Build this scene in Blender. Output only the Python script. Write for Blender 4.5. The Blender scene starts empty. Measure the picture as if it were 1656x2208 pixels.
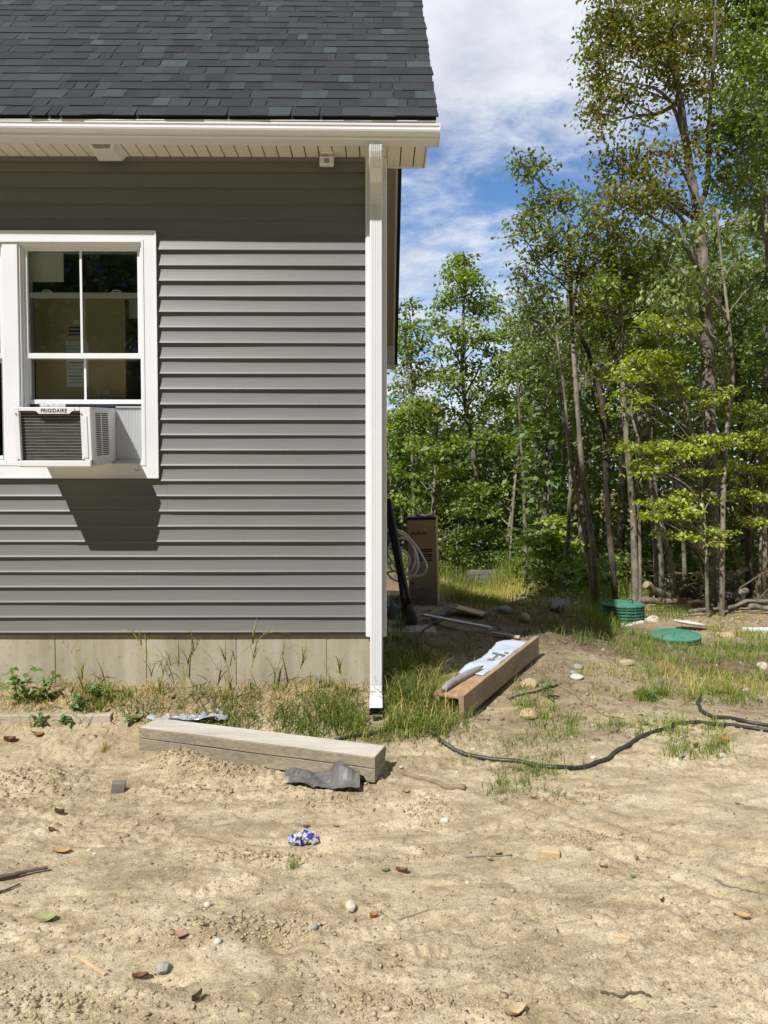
import bpy, math, random
import numpy as np
from mathutils import Vector, Matrix
from math import radians as R, sin, cos, pi, tan, atan2, sqrt, exp

S = bpy.context.scene
COL = S.collection
random.seed(7)
RNG = np.random.default_rng(11)

# ------------------------------------------------------------------ camera
PITCH, YAW, EYE = R(-2.2), R(0.45), Vector((0, 0, 1.6))
FOC = 1659.0
cam = bpy.data.cameras.new('camera')
cam.sensor_fit = 'VERTICAL'; cam.sensor_height = 34.6; cam.lens = 26.0
cam.clip_start = 0.05; cam.clip_end = 3000
camo = bpy.data.objects.new('camera', cam); COL.objects.link(camo)
camo.location = EYE
camo.rotation_euler = (pi/2 + PITCH, 0, -YAW)
S.camera = camo

# ------------------------------------------------------------------ sky, sun, exposure
SUN_TRAVEL = Vector((0.282, 0.395, -0.546)).normalized()
SUN_EL = math.asin(-SUN_TRAVEL.z)
SUN_ROT = atan2(-SUN_TRAVEL.x, -SUN_TRAVEL.y)
S.view_settings.view_transform = 'Standard'
S.view_settings.look = 'None'
S.view_settings.exposure = 0.25
S.view_settings.gamma = 1.0
W = bpy.data.worlds.new('World'); S.world = W; W.use_nodes = True
nt = W.node_tree; nt.nodes.clear()
def wn(t, **k):
    n = nt.nodes.new(t)
    for a, b in k.items(): setattr(n, a, b)
    return n
def wl(a, b): nt.links.new(a, b)
out = wn('ShaderNodeOutputWorld'); bg = wn('ShaderNodeBackground'); bg.inputs['Strength'].default_value = 0.072
sky = wn('ShaderNodeTexSky', sky_type='NISHITA'); sky.sun_disc = False
sky.sun_elevation = SUN_EL; sky.sun_rotation = SUN_ROT
sky.air_density = 1.0; sky.dust_density = 0.3; sky.ozone_density = 2.2
tc = wn('ShaderNodeTexCoord'); sep = wn('ShaderNodeSeparateXYZ'); wl(tc.outputs['Generated'], sep.inputs[0])
addz = wn('ShaderNodeMath', operation='ADD'); wl(sep.outputs['Z'], addz.inputs[0]); addz.inputs[1].default_value = 0.10
mx = wn('ShaderNodeMath', operation='MAXIMUM'); wl(addz.outputs[0], mx.inputs[0]); mx.inputs[1].default_value = 0.04
dx = wn('ShaderNodeMath', operation='DIVIDE'); wl(sep.outputs['X'], dx.inputs[0]); wl(mx.outputs[0], dx.inputs[1])
dy = wn('ShaderNodeMath', operation='DIVIDE'); wl(sep.outputs['Y'], dy.inputs[0]); wl(mx.outputs[0], dy.inputs[1])
cmb = wn('ShaderNodeCombineXYZ'); wl(dx.outputs[0], cmb.inputs[0]); wl(dy.outputs[0], cmb.inputs[1])
cmb.inputs[2].default_value = 3.7
n1 = wn('ShaderNodeTexNoise'); n1.inputs['Scale'].default_value = 1.5; n1.inputs['Detail'].default_value = 9; n1.inputs['Roughness'].default_value = 0.62; n1.inputs['Distortion'].default_value = 0.25
n2 = wn('ShaderNodeTexNoise'); n2.inputs['Scale'].default_value = 5.5; n2.inputs['Detail'].default_value = 8; n2.inputs['Roughness'].default_value = 0.65; n2.inputs['Distortion'].default_value = 0.3
wl(cmb.outputs[0], n1.inputs['Vector']); wl(cmb.outputs[0], n2.inputs['Vector'])
# cloud cover by height in the sky: a thinner band low down, a thick sheet higher up
cov = wn('ShaderNodeValToRGB'); wl(sep.outputs['Z'], cov.inputs[0])
cr = cov.color_ramp
cr.elements[0].position = 0.0; cr.elements[0].color = (.26,)*3 + (1,)
cr.elements[1].position = 1.0; cr.elements[1].color = (.34,)*3 + (1,)
for p_, v_ in ((.17, .25), (.27, .21), (.34, .11), (.39, .17), (.44, .36), (.5, .42), (.62, .46)):
    e = cr.elements.new(p_); e.color = (v_,)*3 + (1,)
a1 = wn('ShaderNodeMath', operation='MULTIPLY'); wl(n1.outputs['Fac'], a1.inputs[0]); a1.inputs[1].default_value = .55
a2 = wn('ShaderNodeMath', operation='MULTIPLY'); wl(n2.outputs['Fac'], a2.inputs[0]); a2.inputs[1].default_value = .45
a3 = wn('ShaderNodeMath', operation='ADD'); wl(a1.outputs[0], a3.inputs[0]); wl(a2.outputs[0], a3.inputs[1])
a4 = wn('ShaderNodeMath', operation='ADD'); wl(a3.outputs[0], a4.inputs[0]); wl(cov.outputs[0], a4.inputs[1])
mr = wn('ShaderNodeMapRange'); wl(a4.outputs[0], mr.inputs['Value'])
mr.inputs['From Min'].default_value = .58; mr.inputs['From Max'].default_value = .86; mr.interpolation_type = 'SMOOTHSTEP'
n3 = wn('ShaderNodeTexNoise'); n3.inputs['Scale'].default_value = 2.6; n3.inputs['Detail'].default_value = 7; n3.inputs['Roughness'].default_value = .6
wl(cmb.outputs[0], n3.inputs['Vector'])
cc = wn('ShaderNodeValToRGB'); wl(n3.outputs['Fac'], cc.inputs[0])
cc.color_ramp.elements[0].position = .34; cc.color_ramp.elements[0].color = (7.2, 7.8, 9.0, 1)
cc.color_ramp.elements[1].position = .66; cc.color_ramp.elements[1].color = (12.0, 12.4, 13.0, 1)
tint = wn('ShaderNodeMix', data_type='RGBA', blend_type='MULTIPLY'); tint.inputs[0].default_value = 1
wl(sky.outputs[0], tint.inputs[6]); tint.inputs[7].default_value = (.95, 1.3, 1.75, 1)
# cloud sheet kept north; unseen sky towards the sun dimmed to deepen wall shade
nm = wn('ShaderNodeMapRange'); wl(sep.outputs['Y'], nm.inputs['Value']); nm.inputs['From Min'].default_value = -.22; nm.inputs['From Max'].default_value = .06; nm.interpolation_type = 'SMOOTHSTEP'
nmul = wn('ShaderNodeMath', operation='MULTIPLY'); wl(mr.outputs[0], nmul.inputs[0]); wl(nm.outputs[0], nmul.inputs[1])
tn = wn('ShaderNodeMix', data_type='RGBA'); wl(nm.outputs[0], tn.inputs[0]); tn.inputs[6].default_value = (.18, .22, .30, 1); tn.inputs[7].default_value = (1.1, 1.38, 1.72, 1); wl(tn.outputs[2], tint.inputs[7])
mixc = wn('ShaderNodeMix', data_type='RGBA'); wl(nmul.outputs[0], mixc.inputs[0]); wl(tint.outputs[2], mixc.inputs[6]); wl(cc.outputs[0], mixc.inputs[7])
wl(mixc.outputs[2], bg.inputs['Color']); wl(bg.outputs[0], out.inputs['Surface'])
sl = bpy.data.lights.new('sun', 'SUN'); sl.energy = 5.0; sl.angle = R(0.55); sl.color = (1, .968, .92)
so = bpy.data.objects.new('sun', sl); COL.objects.link(so)
so.rotation_euler = SUN_TRAVEL.to_track_quat('-Z', 'Y').to_euler(); so.location = (-8, -12, 20)

# ------------------------------------------------------------------ helpers
_fw = Vector((sin(YAW)*cos(PITCH), cos(YAW)*cos(PITCH), sin(PITCH)))
_rt = Vector((cos(YAW), -sin(YAW), 0))
_up = _rt.cross(_fw)
def ray(u, v):
    return (_fw + _rt*((u-828)/FOC) - _up*((v-1104)/FOC))
def P(u, v, Y):
    """the point at depth Y (metres north of the eye) that lies behind photo pixel u, v"""
    d = ray(u, v); return EYE + d*(Y/d.y)

def sm(t): t = np.clip(t, 0, 1); return t*t*(3-2*t)
def _hash(ix, iy, seed):
    h = (ix.astype(np.int64)*374761393 + iy.astype(np.int64)*668265263 + seed*974634777) & 0xffffffff
    h = ((h ^ (h >> 13))*1274126177) & 0xffffffff
    return ((h ^ (h >> 16)) & 0xffffff)/float(0xffffff)
def vn(x, y, seed=0):
    x = np.asarray(x, float); y = np.asarray(y, float)
    ix = np.floor(x); iy = np.floor(y); fx = x-ix; fy = y-iy
    fx = fx*fx*(3-2*fx); fy = fy*fy*(3-2*fy)
    a = _hash(ix, iy, seed); b = _hash(ix+1, iy, seed); c = _hash(ix, iy+1, seed); d = _hash(ix+1, iy+1, seed)
    return (a*(1-fx)+b*fx)*(1-fy) + (c*(1-fx)+d*fx)*fy
def fbm(x, y, o=4, seed=0, g=.5):
    s = 0; a = 1; t = 0
    for i in range(o):
        s = s + a*vn(x*2**i+i*17.3, y*2**i-i*9.1, seed+i); t += a; a *= g
    return s/t

def gs(x, y, cx, cy, rx, ry): return np.exp(-((x-cx)/rx)**2 - ((y-cy)/ry)**2)
MOUNDS = [(-1.12, 4.28, .20, .12, .10), (-.84, 4.17, .20, .10, .045), (-1.9, 4.1, .25, .13, .04),
          (1.85, 7.9, .75, .45, .16), (2.3, 8.3, .5, .4, .08), (.75, 7.7, .5, .3, .07), (.3, 7.9, .3, .3, .05),
          (-.62, 2.66, .14, .08, .03), (-1.2, 3.95, .1, .06, .03)]
DENTS = [(-.66, 2.42, .10, .065, .042), (-.33, 2.62, .12, .08, .04), (.62, 2.75, .11, .06, .02), (1.25, 3.3, .12, .06, .02), (-.78, 4.3, .07, .05, .05), (-.35, 3.35, .2, .08, .015),
         (.75, 6.0, .12, .1, .04), (-.5, 3.15, .3, .05, .012), (-.045, 4.80, .24, .22, .15)]
TRACKS = [(3.3, 4.9, 2.55, .028, .014, 1.1, 3.2, 1.0), (3.3, 4.9, 2.68, .022, .011, 1.1, 3.2, 1.0), (3.3, 4.9, 2.82, .03, .013, 1.0, 3.1, 1.0), (3.0, 6.3, 3.3, .035, .013, 1.3, 3.5, 1.1), (3.0, 6.3, 3.45, .025, .010, 1.3, 3.5, 1.1), (-.6, 6.6, 3.15, .03, .012, -.4, 3.45, 1.0), (-.6, 6.6, 3.32, .022, .010, -.4, 3.35, 1.1), (1.0, .4, 2.45, .03, .012, .5, 2.8, .9), (1.0, .4, 2.3, .022, .009, .5, 2.7, .9), (-2.2, 5.2, 2.3, .03, .012, -.7, 3.4, .8)]
ROUGH = [(-.62, 2.66, .28, .10), (-.40, 2.72, .22, .10), (-.48, 3.25, .24, .06), (-1.75, 3.9, .40, .22), (-.95, 3.95, .45, .16), (.95, 3.42, .25, .06), (1.02, 3.85, .22, .07), (.25, 3.7, .12, .2), (1.55, 2.55, .35, .12), (-.2, 3.85, .2, .1), (.1, 2.3, .4, .05), (-.9, 2.3, .4, .1)]
def Hbase(x, y):
    x = np.asarray(x, float); y = np.asarray(y, float)
    left = 1-sm((x+.1)/.9)
    berm = (.285 - .035*np.clip((x+2.5)/2.5, 0, 1))*sm((y-4.32)/.62)
    right = .25*sm((y-4.1)/2.6)*(1-sm((x-.9)/2.3))
    z = left*berm + (1-left)*right
    z = z - .33*sm((y-6.5)/3.6)*sm((x-.9)/2.2)
    z = z - (np.interp(y, [8.6, 10, 12, 14, 15.5, 17.3, 22, 40], [0, .15, .42, .70, .92, 1.12, 1.36, 1.5])*(1-sm((x-2.0)/2.2)) + .55*sm((x-2.0)/2.2)*sm((y-11)/9))
    for cx, cy, rx, ry, a in MOUNDS: z = z + a*gs(x, y, cx, cy, rx, ry)
    return z
def H(x, y, fine=True):
    x = np.asarray(x, float); y = np.asarray(y, float)
    z = Hbase(x, y)
    z = z + .045*(fbm(x*.9, y*.9, 3, 5)-.5) + .014*(fbm(x*3.1, y*3.1, 3, 9)-.5)
    for cx, cy, rx, ry, a in DENTS: z = z - a*gs(x, y, cx, cy, rx, ry)**2 + .3*a*(gs(x, y, cx, cy, rx*1.6, ry*1.6)-gs(x, y, cx, cy, rx*1.1, ry*1.1))
    if fine:
        near = np.clip(1-(y-6)/8, .15, 1)
        rough = sm((fbm(x*1.7+3, y*2.3, 3, 21)-.50)/.16)
        for cx, cy, rx, ry, a in MOUNDS[:4]: rough = np.maximum(rough, np.minimum(1, 1.5*gs(x, y, cx, cy, rx*1.1, ry*1.1)))
        for cx, cy, rx, ry in ROUGH: rough = np.maximum(rough, np.minimum(1, 1.4*gs(x, y, cx, cy, rx, ry)*(.4+1.2*fbm(x*5, y*7, 2, 91))))
        crum = np.abs(fbm(x*19, y*19, 3, 31)-.5)*2
        crum2 = np.maximum(0, fbm(x*42, y*42, 2, 41)-.52)
        z = z + near*(.026*rough*(crum-.25) + .035*rough*crum2 + .0035*(fbm(x*30, y*36, 3, 51)-.5))
        # overlapping crusts and drag marks
        st = fbm(x*4.2+y*1.2, y*11.0-x*3.1, 4, 61)
        z = z + near*.011*sm((st-.5)/.04)*(1-.5*rough)
        # long curved drag marks and wheel tracks in the packed sand
        for cx, cy, r_, w_, a_, ax_, ay_, sp_ in TRACKS:
            d = np.hypot(x-cx, y-cy)-r_ + .03*(fbm(x*2.1, y*2.1, 2, 71)-.5)
            k = gs(x, y, ax_, ay_, sp_, sp_*.7)*(.35+1.1*fbm(x*3.3, y*3.3, 2, 73))
            z = z + k*a_*(-np.exp(-(d/w_)**2) + .6*np.exp(-((d-1.9*w_)/w_)**2) + .45*np.exp(-((d+1.9*w_)/w_)**2))
        # wheel ridges crossing the lower right
        q = (x-1.4)*.75 - (y-2.75)
        z = z + .010*np.exp(-((q)/.34)**4)*np.sin(q*58+2*np.sin(x*9))*gs(x, y, 2.2, 3.2, .9, .7)
    return z
def Hs(x, y): return float(H(np.array([x]), np.array([y]))[0])
def G(u, v, lift=0.0):
    """where the sight line through photo pixel u, v meets the ground"""
    d = ray(u, v); ts = np.linspace(1.5, 45, 6000)/d.y
    pts_x = EYE.x+d.x*ts; pts_y = EYE.y+d.y*ts; pts_z = EYE.z+d.z*ts
    below = pts_z < H(pts_x, pts_y)+lift
    i = int(np.argmax(below)) if below.any() else len(ts)-1
    x, y = float(pts_x[i]), float(pts_y[i])
    return Vector((x, y, Hs(x, y)+lift))

class MB:
    """collects polygons, then links them as ONE mesh object"""
    def __init__(s): s.v = []; s.f = []
    def add(s, v, f):
        o = len(s.v); s.v += [tuple(p) for p in v]; s.f += [tuple(i+o for i in q) for q in f]; return s
    def box(s, x0, x1, y0, y1, z0, z1, M=None):
        v = [Vector(p) for p in ((x0,y0,z0),(x1,y0,z0),(x1,y1,z0),(x0,y1,z0),(x0,y0,z1),(x1,y0,z1),(x1,y1,z1),(x0,y1,z1))]
        if M is not None: v = [M @ p for p in v]
        return s.add(v, [(0,3,2,1),(4,5,6,7),(0,1,5,4),(1,2,6,5),(2,3,7,6),(3,0,4,7)])
    def bbox(s, x0, x1, y0, y1, z0, z1, b=.003, M=None):
        """box with chamfered edges"""
        v = []; 
        for (X, sx) in ((x0, 1), (x1, -1)):
            for (Y, sy) in ((y0, 1), (y1, -1)):
                for (Z, sz) in ((z0, 1), (z1, -1)):
                    v += [(X, Y+sy*b, Z+sz*b), (X+sx*b, Y, Z+sz*b), (X+sx*b, Y+sy*b, Z)]
        def k(i, j, l, a): return (i*4+j*2+l)*3+a
        f = []
        for i in (0, 1): f.append((k(i,0,0,0), k(i,1,0,0), k(i,1,1,0), k(i,0,1,0)))
        for j in (0, 1): f.append((k(0,j,0,1), k(1,j,0,1), k(1,j,1,1), k(0,j,1,1)))
        for l in (0, 1): f.append((k(0,0,l,2), k(1,0,l,2), k(1,1,l,2), k(0,1,l,2)))
        for j in (0, 1):
            for l in (0, 1): f.append((k(0,j,l,1), k(1,j,l,1), k(1,j,l,2), k(0,j,l,2)))
        for i in (0, 1):
            for l in (0, 1): f.append((k(i,0,l,0), k(i,1,l,0), k(i,1,l,2), k(i,0,l,2)))
        for i in (0, 1):
            for j in (0, 1): f.append((k(i,j,0,0), k(i,j,1,0), k(i,j,1,1), k(i,j,0,1)))
        for i in (0, 1):
            for j in (0, 1):
                for l in (0, 1): f.append((k(i,j,l,0), k(i,j,l,1), k(i,j,l,2)))
        v = [Vector(p) for p in v]
        if M is not None: v = [M @ p for p in v]
        return s.add(v, f)
    def extrude(s, prof, x0, x1, z1shift=0.0, cap=True, axis='x'):
        """a closed (y, z) profile carried from x0 to x1"""
        n = len(prof)
        v = [(x0, a, b) for a, b in prof] + [(x1, a, b+z1shift) for a, b in prof]
        f = [(i, (i+1) % n, n+(i+1) % n, n+i) for i in range(n)]
        if cap: f += [tuple(range(n-1, -1, -1)), tuple(range(n, 2*n))]
        return s.add(v, f)
    def tube(s, pts, rad, n=8, cap=True, squash=None):
        pts = [Vector(p) for p in pts]; m = len(pts)
        rads = rad if isinstance(rad, (list, tuple, np.ndarray)) else [rad]*m
        v = []; ref = None
        for i, p in enumerate(pts):
            t = (pts[min(i+1, m-1)]-pts[max(i-1, 0)])
            if t.length < 1e-9: t = Vector((0, 0, 1))
            t.normalize()
            if ref is None: ref = Vector((1, 0, 0)) if abs(t.x) < .8 else Vector((0, 1, 0))
            a = (ref - t*ref.dot(t)).normalized(); b = t.cross(a); ref = a
            for j in range(n):
                w = 2*pi*j/n; v.append(p + (a*cos(w)+b*sin(w))*rads[i])
        f = [(i*n+j, i*n+(j+1) % n, (i+1)*n+(j+1) % n, (i+1)*n+j) for i in range(m-1) for j in range(n)]
        if cap: f += [tuple(range(n-1, -1, -1)), tuple((m-1)*n+j for j in range(n))]
        return s.add(v, f)
    def build(s, name, mat, parent=None, origin=None, smooth=False):
        return mesh_obj(name, s.v, s.f, mat, parent, origin, smooth)

def wloc(o):
    l = Vector((0, 0, 0))
    while o is not None: l = l + o.location; o = o.parent
    return l
def mesh_obj(name, v, f, mat, parent=None, origin=None, smooth=False, fix=True):
    base = wloc(parent) if parent is not None else (Vector(origin) if origin is not None else Vector((0, 0, 0)))
    me = bpy.data.meshes.new(name)
    b = np.array(base[:])
    if isinstance(v, np.ndarray): vv = v - b
    else: vv = np.array([tuple(p) for p in v], dtype=float).reshape(-1, 3) - b
    if isinstance(f, np.ndarray):
        nf, k = f.shape
        me.vertices.add(len(vv)); me.vertices.foreach_set('co', vv.astype(np.float32).ravel())
        me.loops.add(nf*k); me.loops.foreach_set('vertex_index', f.astype(np.int32).ravel())
        me.polygons.add(nf); me.polygons.foreach_set('loop_start', np.arange(0, nf*k, k, dtype=np.int32))
        me.polygons.foreach_set('loop_total', np.full(nf, k, dtype=np.int32))
        me.update(calc_edges=True)
    else:
        me.from_pydata([tuple(p) for p in vv], [], f); me.update()
        if fix:
            import bmesh
            bm = bmesh.new(); bm.from_mesh(me); bmesh.ops.recalc_face_normals(bm, faces=bm.faces); bm.to_mesh(me); bm.free()
    if mat is not None: me.materials.append(mat)
    if smooth: me.polygons.foreach_set('use_smooth', np.ones(len(me.polygons), dtype=bool))
    o = bpy.data.objects.new(name, me); COL.objects.link(o)
    if parent is not None: o.parent = parent
    else: o.location = base
    return o
def empty(name, loc, parent=None):
    o = bpy.data.objects.new(name, None); COL.objects.link(o); o.empty_display_size = .1
    if parent is not None: o.parent = parent; o.location = Vector(loc)-wloc(parent)
    else: o.location = loc
    return o
def tag(o, label=None, cat=None, group=None, kind=None):
    if label: o['label'] = label
    if cat: o['category'] = cat
    if group: o['group'] = group
    if kind: o['kind'] = kind
    return o
def curve_pts(pts, n=8):
    """Catmull-Rom through the points"""
    p = [Vector(q) for q in pts]; out = []
    for i in range(len(p)-1):
        a, b, c, d = p[max(i-1, 0)], p[i], p[i+1], p[min(i+2, len(p)-1)]
        for k in range(n):
            t = k/n
            out.append(.5*((2*b)+(c-a)*t+(2*a-5*b+4*c-d)*t*t+(3*b-a-3*c+d)*t**3))
    out.append(p[-1]); return out

# ------------------------------------------------------------------ materials
class NT:
    def __init__(s, name):
        s.m = bpy.data.materials.new(name); s.m.use_nodes = True; s.t = s.m.node_tree; s.t.nodes.clear()
        s.o = s.n('ShaderNodeOutputMaterial')
    def n(s, t, **k):
        q = s.t.nodes.new(t)
        for a, b in k.items(): setattr(q, a, b)
        return q
    def l(s, a, b): s.t.links.new(a, b)
    def noise(s, vec, scale, detail=4, rough=.55, dist=0):
        q = s.n('ShaderNodeTexNoise'); q.inputs['Scale'].default_value = scale; q.inputs['Detail'].default_value = detail
        q.inputs['Roughness'].default_value = rough; q.inputs['Distortion'].default_value = dist
        if vec is not None: s.l(vec, q.inputs['Vector'])
        return q.outputs['Fac']
    def ramp(s, fac, stops):
        q = s.n('ShaderNodeValToRGB'); s.l(fac, q.inputs[0]); e = q.color_ramp.elements
        e[0].position = stops[0][0]; e[0].color = tuple(stops[0][1])+(1,)
        e[1].position = stops[-1][0]; e[1].color = tuple(stops[-1][1])+(1,)
        for p_, c in stops[1:-1]:
            k = e.new(p_); k.color = tuple(c)+(1,)
        return q.outputs[0]
    def mix(s, fac, a, b, bt='MIX'):
        q = s.n('ShaderNodeMix', data_type='RGBA', blend_type=bt)
        for sock, val in ((q.inputs[0], fac), (q.inputs[6], a), (q.inputs[7], b)):
            if hasattr(val, 'is_linked') or hasattr(val, 'links'): s.l(val, sock)
            elif isinstance(val, (int, float)): sock.default_value = val
            else: sock.default_value = tuple(val)+(1,)
        return q.outputs[2]
    def math(s, op, a, b=0.0, clamp=False):
        q = s.n('ShaderNodeMath', operation=op, use_clamp=clamp)
        for sock, val in ((q.inputs[0], a), (q.inputs[1], b)):
            if isinstance(val, (int, float)): sock.default_value = val
            else: s.l(val, sock)
        return q.outputs[0]
    def mapping(s, coord='Object', scale=(1, 1, 1), rot=(0, 0, 0)):
        if coord == 'World': src = s.n('ShaderNodeNewGeometry').outputs['Position']
        else: src = s.n('ShaderNodeTexCoord').outputs[coord]
        q = s.n('ShaderNodeMapping'); q.inputs['Scale'].default_value = scale; q.inputs['Rotation'].default_value = rot
        s.l(src, q.inputs['Vector']); return q.outputs[0]
    def bsdf(s, col, rough=.6, spec=.4, metal=0, bump=None, bstr=.3, bdist=.01):
        q = s.n('ShaderNodeBsdfPrincipled')
        if isinstance(col, tuple): q.inputs['Base Color'].default_value = col+(1,)
        else: s.l(col, q.inputs['Base Color'])
        if isinstance(rough, (int, float)): q.inputs['Roughness'].default_value = rough
        else: s.l(rough, q.inputs['Roughness'])
        q.inputs['Specular IOR Level'].default_value = spec; q.inputs['Metallic'].default_value = metal
        if bump is not None:
            b = s.n('ShaderNodeBump'); b.inputs['Strength'].default_value = bstr; b.inputs['Distance'].default_value = bdist
            s.l(bump, b.inputs['Height']); s.l(b.outputs[0], q.inputs['Normal'])
        s.l(q.outputs[0], s.o.inputs['Surface']); return q
def pmat(name, c1, c2=None, scale=6, rough=.6, spec=.35, bump=0, bscale=40, stretch=(1, 1, 1), metal=0, lo=.35, hi=.65, bdist=.004, coord='Object'):
    s = NT(name); vec = s.mapping(coord, stretch)
    c2 = c2 or tuple(x*.85 for x in c1)
    col = s.ramp(s.noise(vec, scale, 6, .6), [(lo, c1), (hi, c2)])
    b = s.noise(vec, bscale, 5, .6) if bump else None
    s.bsdf(col, rough, spec, metal, b, bump, bdist); return s.m
def leafmat(name, cols, trans=.38, gloss=.05):
    s = NT(name); geo = s.n('ShaderNodeNewGeometry')
    vec = s.mapping('World')
    col = s.ramp(geo.outputs['Random Per Island'], [(i/(len(cols)-1), c) for i, c in enumerate(cols)])
    big = s.ramp(s.noise(vec, 1.1, 3), [(.3, (1.2, 1.15, .95)), (.7, (2.3, 2.12, 1.5))])
    col = s.mix(1.0, col, big, 'MULTIPLY')
    d = s.n('ShaderNodeBsdfDiffuse'); s.l(col, d.inputs[0])
    t = s.n('ShaderNodeBsdfTranslucent'); tcol = s.mix(1.0, col, (1.5, 1.45, .55), 'MULTIPLY'); s.l(tcol, t.inputs[0])
    g = s.n('ShaderNodeBsdfGlossy'); g.inputs['Roughness'].default_value = .62; g.inputs[0].default_value = (.9, .95, 1, 1)
    m1 = s.n('ShaderNodeMixShader'); m1.inputs[0].default_value = trans; s.l(d.outputs[0], m1.inputs[1]); s.l(t.outputs[0], m1.inputs[2])
    m2 = s.n('ShaderNodeMixShader'); m2.inputs[0].default_value = gloss; s.l(m1.outputs[0], m2.inputs[1]); s.l(g.outputs[0], m2.inputs[2])
    s.l(m2.outputs[0], s.o.inputs['Surface']); return s.m
def islandmat(name, cols, rough=.8, spec=.2, bump=0, bscale=60, bdist=.003):
    s = NT(name); geo = s.n('ShaderNodeNewGeometry')
    col = s.ramp(geo.outputs['Random Per Island'], [(i/(len(cols)-1), c) for i, c in enumerate(cols)])
    vec = s.mapping('Object')
    n = s.noise(vec, bscale, 4)
    col = s.mix(.25, col, s.ramp(n, [(.35, (.3, .3, .3)), (.65, (1, 1, 1))]), 'MULTIPLY')
    s.bsdf(col, rough, spec, 0, n if bump else None, bump, bdist); return s.m

M = {}
M['white'] = pmat('white vinyl', (.69, .715, .735), (.65, .675, .695), 3, .42, .4, .05, 60)
M['whitemetal'] = pmat('white painted aluminium', (.70, .725, .74), (.66, .685, .70), 4, .32, .45)
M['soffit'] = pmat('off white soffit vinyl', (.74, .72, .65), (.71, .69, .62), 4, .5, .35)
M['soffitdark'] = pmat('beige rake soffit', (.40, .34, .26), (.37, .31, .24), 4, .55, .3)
M['black'] = pmat('black drip edge', (.016, .016, .018), None, 8, .6)
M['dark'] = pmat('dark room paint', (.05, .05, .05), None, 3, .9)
def _siding():
    s = NT('warm grey vinyl siding'); vec = s.mapping('Object', (1.2, 1, 60))
    g = s.noise(vec, 3.0, 6, .65, .4); big = s.noise(s.mapping('Object', (.5, 1, 9)), 1.2, 3)
    col = s.ramp(g, [(.3, (.138, .137, .134)), (.7, (.160, .158, .154))])
    col = s.mix(1.0, col, s.ramp(big, [(.3, (.93, .93, .93)), (.7, (1.05, 1.05, 1.05))]), 'MULTIPLY')
    s.bsdf(col, .44, .42, 0, g, .16, .002); return s.m
M['siding'] = _siding()
def _conc():
    s = NT('poured concrete'); v = s.mapping('World')
    a = s.noise(v, 2.2, 8, .65); st = s.noise(s.mapping('World', (9, 9, .7)), 1.5, 4, .6); f = s.noise(v, 90, 4)
    col = s.ramp(a, [(.3, (.33, .30, .23)), (.7, (.45, .415, .33))])
    col = s.mix(.5, col, s.ramp(st, [(.36, (.62, .60, .55)), (.6, (1, 1, 1))]), 'MULTIPLY')
    col = s.mix(.6, col, s.ramp(s.noise(v, 38, 2), [(.28, (.55, .53, .5)), (.36, (1, 1, 1))]), 'MULTIPLY')
    s.bsdf(col, .85, .2, 0, f, .25, .004); return s.m
M['concrete'] = _conc()
def _shing():
    s = NT('architectural shingle'); geo = s.n('ShaderNodeNewGeometry'); v = s.mapping('Object')
    c = s.ramp(geo.outputs['Random Per Island'], [(0, (.017, .019, .023)), (.30, (.025, .028, .033)), (.60, (.033, .037, .043)), (.80, (.023, .026, .031)), (.93, (.037, .045, .050)), (1, (.046, .059, .063))])
    g = s.noise(v, 420, 2, .7); g2 = s.noise(v, 60, 4, .6); st = s.noise(s.mapping('Object', (3, 14, 14)), 2, 4)
    c = s.mix(.8, c, s.ramp(g, [(.32, (.42, .42, .42)), (.68, (1.7, 1.7, 1.7))]), 'MULTIPLY')
    c = s.mix(.5, c, s.ramp(g2, [(.35, (.75, .75, .75)), (.65, (1.25, 1.25, 1.25))]), 'MULTIPLY')
    c = s.mix(.35, c, s.ramp(st, [(.35, (.8, .8, .8)), (.65, (1.3, 1.3, 1.25))]), 'MULTIPLY')
    s.bsdf(c, .85, .25, 0, g, .5, .003); return s.m
M['shingle'] = _shing()
def _glass():
    s = NT('window glass')
    t = s.n('ShaderNodeBsdfTransparent'); t.inputs[0].default_value = (.955, .975, .96, 1)
    g = s.n('ShaderNodeBsdfGlossy'); g.inputs['Roughness'].default_value = .015; g.inputs[0].default_value = (1, 1, 1, 1)
    f = s.n('ShaderNodeFresnel'); f.inputs[0].default_value = 1.5
    m = s.n('ShaderNodeMixShader'); s.l(f.outputs[0], m.inputs[0]); s.l(t.outputs[0], m.inputs[1]); s.l(g.outputs[0], m.inputs[2])
    s.l(m.outputs[0], s.o.inputs['Surface']); return s.m
M['glass'] = _glass()
def _clear():
    s = NT('clear plastic'); t = s.n('ShaderNodeBsdfTransparent'); t.inputs[0].default_value = (.9, .92, .92, 1)
    g = s.n('ShaderNodeBsdfPrincipled'); g.inputs['Base Color'].default_value = (.75, .75, .72, 1); g.inputs['Roughness'].default_value = .15
    m = s.n('ShaderNodeMixShader'); m.inputs[0].default_value = .55; s.l(t.outputs[0], m.inputs[1]); s.l(g.outputs[0], m.inputs[2])
    s.l(m.outputs[0], s.o.inputs['Surface']); return s.m
M['clear'] = _clear()
M['card'] = pmat('cardboard', (.52, .385, .235), (.47, .345, .205), 3, .85, .15, .1, 120)
M['cardlight'] = pmat('pale cardboard', (.56, .46, .27), (.50, .40, .24), 3, .85, .15, .1, 120)
M['print'] = pmat('dark print', (.028, .018, .03), None, 20, .7)
M['blueprint'] = pmat('blue print', (.03, .035, .22), None, 20, .6)
M['paper'] = pmat('white paper', (.72, .75, .72), (.66, .69, .66), 12, .8, .2)
M['greyprint'] = pmat('grey print', (.25, .27, .26), None, 40, .8)
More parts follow.
